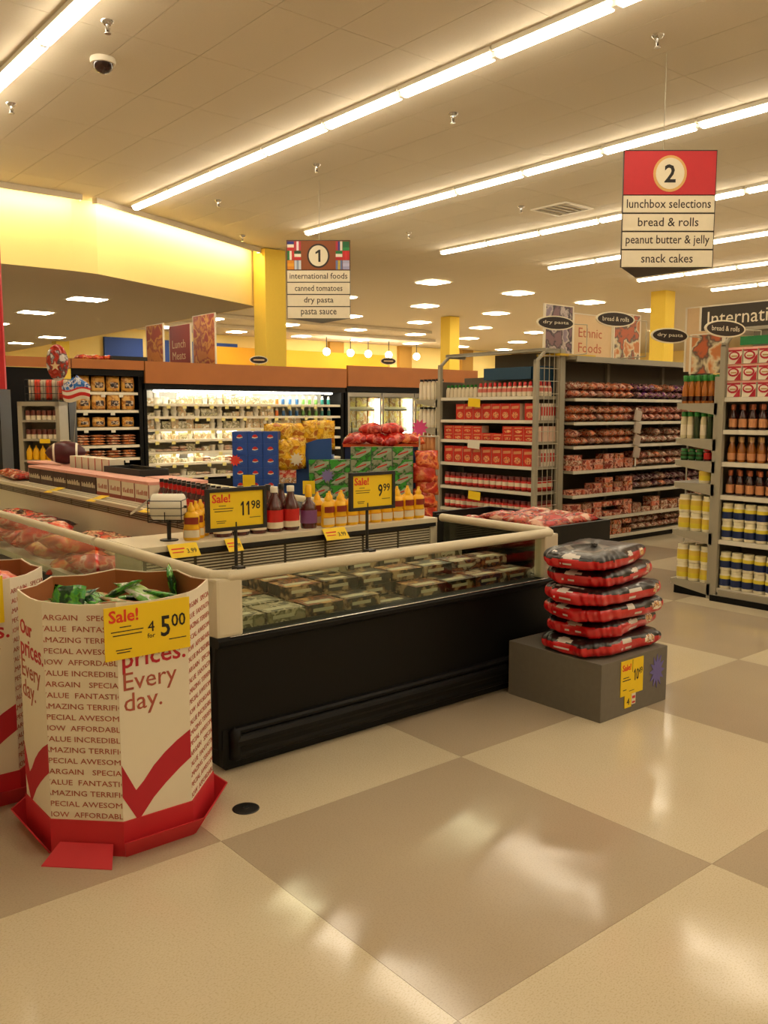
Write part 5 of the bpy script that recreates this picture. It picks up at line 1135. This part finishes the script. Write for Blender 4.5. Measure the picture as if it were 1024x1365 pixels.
# ------------------------------------------------------------------ left background: grey unit, wire basket, red rack
t = thing('grey_shelf_unit', 'grey shelf unit of yellow mustard bottles at far left', 'shelving', (3.83, 12.5, 0), RF)
GW = .52
B('frame', MB().box(0,0,0,.06,.35,1.74).box(GW,0,0,GW+.05,.35,1.74).box(0,0,1.68,GW+.05,.35,1.74).box(0,.33,0,GW+.05,.35,1.7), M_shelf, t)
gz = [1.49,1.23,.94,.66,.35]
for z in gz: B('shelf', MB().box(.06,-.02,z-.03,GW,.33,z), M_shelf, t)
gb = (3.83, 12.5)
def gp(r, f): v = Vector((.769,-.639))*r+Vector((.639,.769))*f; return (gb[0]+v.x, gb[1]+v.y)
sm = Proto(lambda: obj('small_jar', MB().lathe([(.036,0,0),(.036,.06,1),(.036,.10,1),(.03,.13,1)], 10).mesh('small_jar', [M_lw, mat('cocoa_jar', '6a3020', .4)]), label='x x x x', cat='jar'))
mf = Proto(lambda: obj('mustard_bottle', MB().lathe([(.042,0,0),(.045,.02,0),(.045,.11,0),(.03,.15,0),(.012,.17,0),(.008,.20,0)], 10).mesh('mustard_bottle', [M_yb]), label='x x x x', cat='bottle'))
for s, z in enumerate(gz[:2]):
    for i in range(6): sm.put((*gp(.12+.075*i, .06), z+.0005), RF, 'small brown and cream jar, %s shelf of grey unit, %s' % (('top','second')[s], nth(i, 6)), 'small jars on the grey unit')
for s, z in enumerate(gz[2:]):
    for i in range(5): mf.put((*gp(.12+.093*i, .06), z+.0005), RF, 'yellow mustard bottle, %s shelf of grey unit, %s' % (('third','fourth','lowest')[s], nth(i, 5)), 'mustard bottles on the grey unit')
for r_, z, n in ((.30, 1.2, 'second'), (.30, .91, 'third')):
    B('price_card', MB().box(0,-.003,-.03,.14,0,.03), M_tag, loc=(*gp(r_, -.022), z), rz=RF, label='yellow price card on the %s shelf edge of grey unit' % n, cat='price card')
# wire basket on its top
t = thing('wire_basket', 'black wire basket of red and silver bags on a dark stand', 'basket', (*gp(-.09, .5), 0), RF)
m = MB()
for z in (1.76,1.86,1.96,2.06): m.rod((0,0,z),(.62,0,z),.005,5).rod((0,.3,z),(.62,.3,z),.005,5).rod((0,0,z),(0,.3,z),.005,5).rod((.62,0,z),(.62,.3,z),.005,5)
for k in range(8): m.rod((.62*k/7,0,1.76),(.62*k/7,0,2.06),.003,4)
B('basket_wires', m, M_blk2, t); B('stand', MB().box(0,0,0,.62,.3,1.755), M_blk2, t)
rsb = [Proto(lambda c=c: obj('upright_snack_bag', pillow_mesh('upright_snack_bag', .10, .30, .08, [mat('bag_'+c, c, .3, var=.15, vscale=30, bump=.4)], 5, 8, seed=71), label='x x x x', cat='snack bag')) for c in ('c83c24', 'b0a490')]
for i in range(7):
    v = gp(-.09+.06+.083*i, .5+.15); rsb[(i+1) % 2].put((*v, 1.915), (R(90), 0, RF), '%s upright bag in the black wire basket, %s' % (('silver','red')[i % 2], nth(i, 7)), 'upright bags in the wire basket')
# red rack at left frame edge
t = thing('red_display_rack', 'tall red framed rack cut by the left edge of the photo', 'rack', (3.00, 10.60, 0), RF)
B('upright', MB().box(.0,0,0,.06,.3,1.86), M_blk2, t); B('upright', MB().box(-.75,0,0,-.69,.3,1.86), M_blk2, t)
B('sign_board', MB().box(-.70,.04,1.86,.03,.06,4.0), M_cream2, t); B('board_edge', MB().box(.03,.03,1.86,.12,.07,4.0), M_sred, t)
for z in (.5,.95,1.3,1.62): q = B('shelf', MB().box(-.69,-.04,z-.03,0,.3,z), M_sred, t)
rk = Proto(lambda: obj('yellow_snack_box', MB().box(-.06,-.06,0,.06,.06,.2).mesh('yellow_snack_box', [M_yb], .005), label='x x x x', cat='snack box'))
rt_ = Vector((.769,-.639))
for s, z in enumerate((1.3, .95)):
    for i in range(5):
        v = rt_*(-.6+.135*i)+Vector((.639,.769))*.05; rk.put((3.0+v.x, 10.6+v.y, z+.0005), RF, 'yellow snack box on the red rack, %s shelf, %s' % (('upper','lower')[s], nth(i, 5)), 'yellow boxes on the red rack')
for i in range(5):
    v = rt_*(-.6+.135*i)+Vector((.639,.769))*.1; rsb[0].put((3.0+v.x, 10.6+v.y, 1.62+.151), (R(90), 0, RF), 'red snack bag on the red rack top shelf, %s' % nth(i, 5), 'red bags on the red rack')
# red sacks and small goods on the far part of the centre ledge
for i in range(5): sb.put((2.86+.02*i, 9.3+.17*i, .901), (0, 0, 1.57), 'red pouch on the far end of centre ledge, %s from brown cartons' % W_[i+1], 'red pouches on the centre ledge')
for y, n in ((7.9, 'farthest'), (6.9, 'middle'), (5.9, 'nearest')):
    B('price_card', MB().box(-.08,-.05,0,.08,.05,.003), M_tag, loc=(2.71, y, .902), rz=(0, R(-12), .3), label='yellow price card lying on the centre ledge edge, %s one' % n, cat='price card')

# balloons
M_foil = pack('patriotic_foil', ['c8b8a8','b02a20','8a2018','b83828','4a3a3c','d8d0c8'], 7, .15, bump=.2); M_fb = pack('blue_star_foil', ['1c5aa8','2a6ab8','e0e0e0','1c4a90'], 16, .15, bump=.1)
t = thing('foil_balloon', 'oval foil balloon in red and silver with a cream star', 'balloon', (3.40, 9.65, 2.13), RF)
B('envelope', MB().ball((0,0,0), .12, 20, 0, 1, .55, 1.65), M_foil, t)
B('star', MB().yprism([((.055 if k % 2 == 0 else .022)*math.sin(PI*k/5), -.04+(.055 if k % 2 == 0 else .022)*math.cos(PI*k/5)) for k in range(10)], -.075, -.066), M_tanb, t)
B('ribbon', MB().rod((0,0,-.2),(0,0,-1.22),.0025,4), M_wire, t)
t = thing('flag_balloon', 'star shaped foil balloon with blue stars and red white stripes', 'balloon', (3.545, 9.52, 1.85), RF)
def flagpil():
    rows = 7; v = []; f = []; m = []; NX = 12; NY = 14
    for s_ in (1,-1):
        for j in range(NY+1):
            for i in range(NX+1):
                u = i/NX*2-1; q = j/NY*2-1; wd = .13*(1.15-.15*q-.25*(q*q) + .35*max(0, -abs(q-.1)+.3)); e = max(0,(1-abs(u)**2.5)*(1-abs(q)**3))**.5
                v.append((u*wd*(1 if q < .4 else max(.15, 1-(q-.4)*1.3)), -s_*.05*e, q*.13+.02*math.sin(u*3)))
    N = (NX+1)*(NY+1)
    for s_ in (0,1):
        for j in range(NY):
            for i in range(NX):
                a = s_*N+j*(NX+1)+i; qd = (a,a+1,a+NX+2,a+NX+1); f.append(qd if s_ == 0 else qd[::-1]); m.append(0 if j >= 7 else (1 if (j//2) % 2 == 1 else 2))
    return MB().add(v, f, m, True)
B('envelope', flagpil(), [M_fb, M_lr, M_cap], t); B('ribbon', MB().rod((0,0,-.12),(-.1,.05,-.94),.0025,4), M_wire, t)
# burgundy football on the cream packs
M_bu = mat('burgundy_vinyl', '4a1018', .35, var=.1)
t = thing('inflatable_football', 'burgundy inflatable football with white stripes lying on the cartons', 'ball', (3.22, 8.55, 1.19), R(-25))
m = MB(); m.T = Matrix.Rotation(PI/2,4,'Y'); m.lathe([(.002,-.20,0),(.05,-.17,0),(.09,-.12,1),(.10,-.10,0),(.115,-.04,0),(.12,0,0),(.115,.04,0),(.10,.10,1),(.09,.12,0),(.05,.17,0),(.002,.20,0)], 18)
B('ball_body', m, [M_bu, M_cap], t); B('laces', MB().box(-.05,-.006,.117,.05,.006,.124).box(-.03,-.02,.115,-.025,.02,.122).box(.02,-.02,.115,.025,.02,.122), M_cap, t)
t.location = (3.19, 8.92, 1.189)
print('objects', len(bpy.data.objects), 'tris', sum(len(o.data.polygons) for o in bpy.data.objects if o.type == 'MESH'))
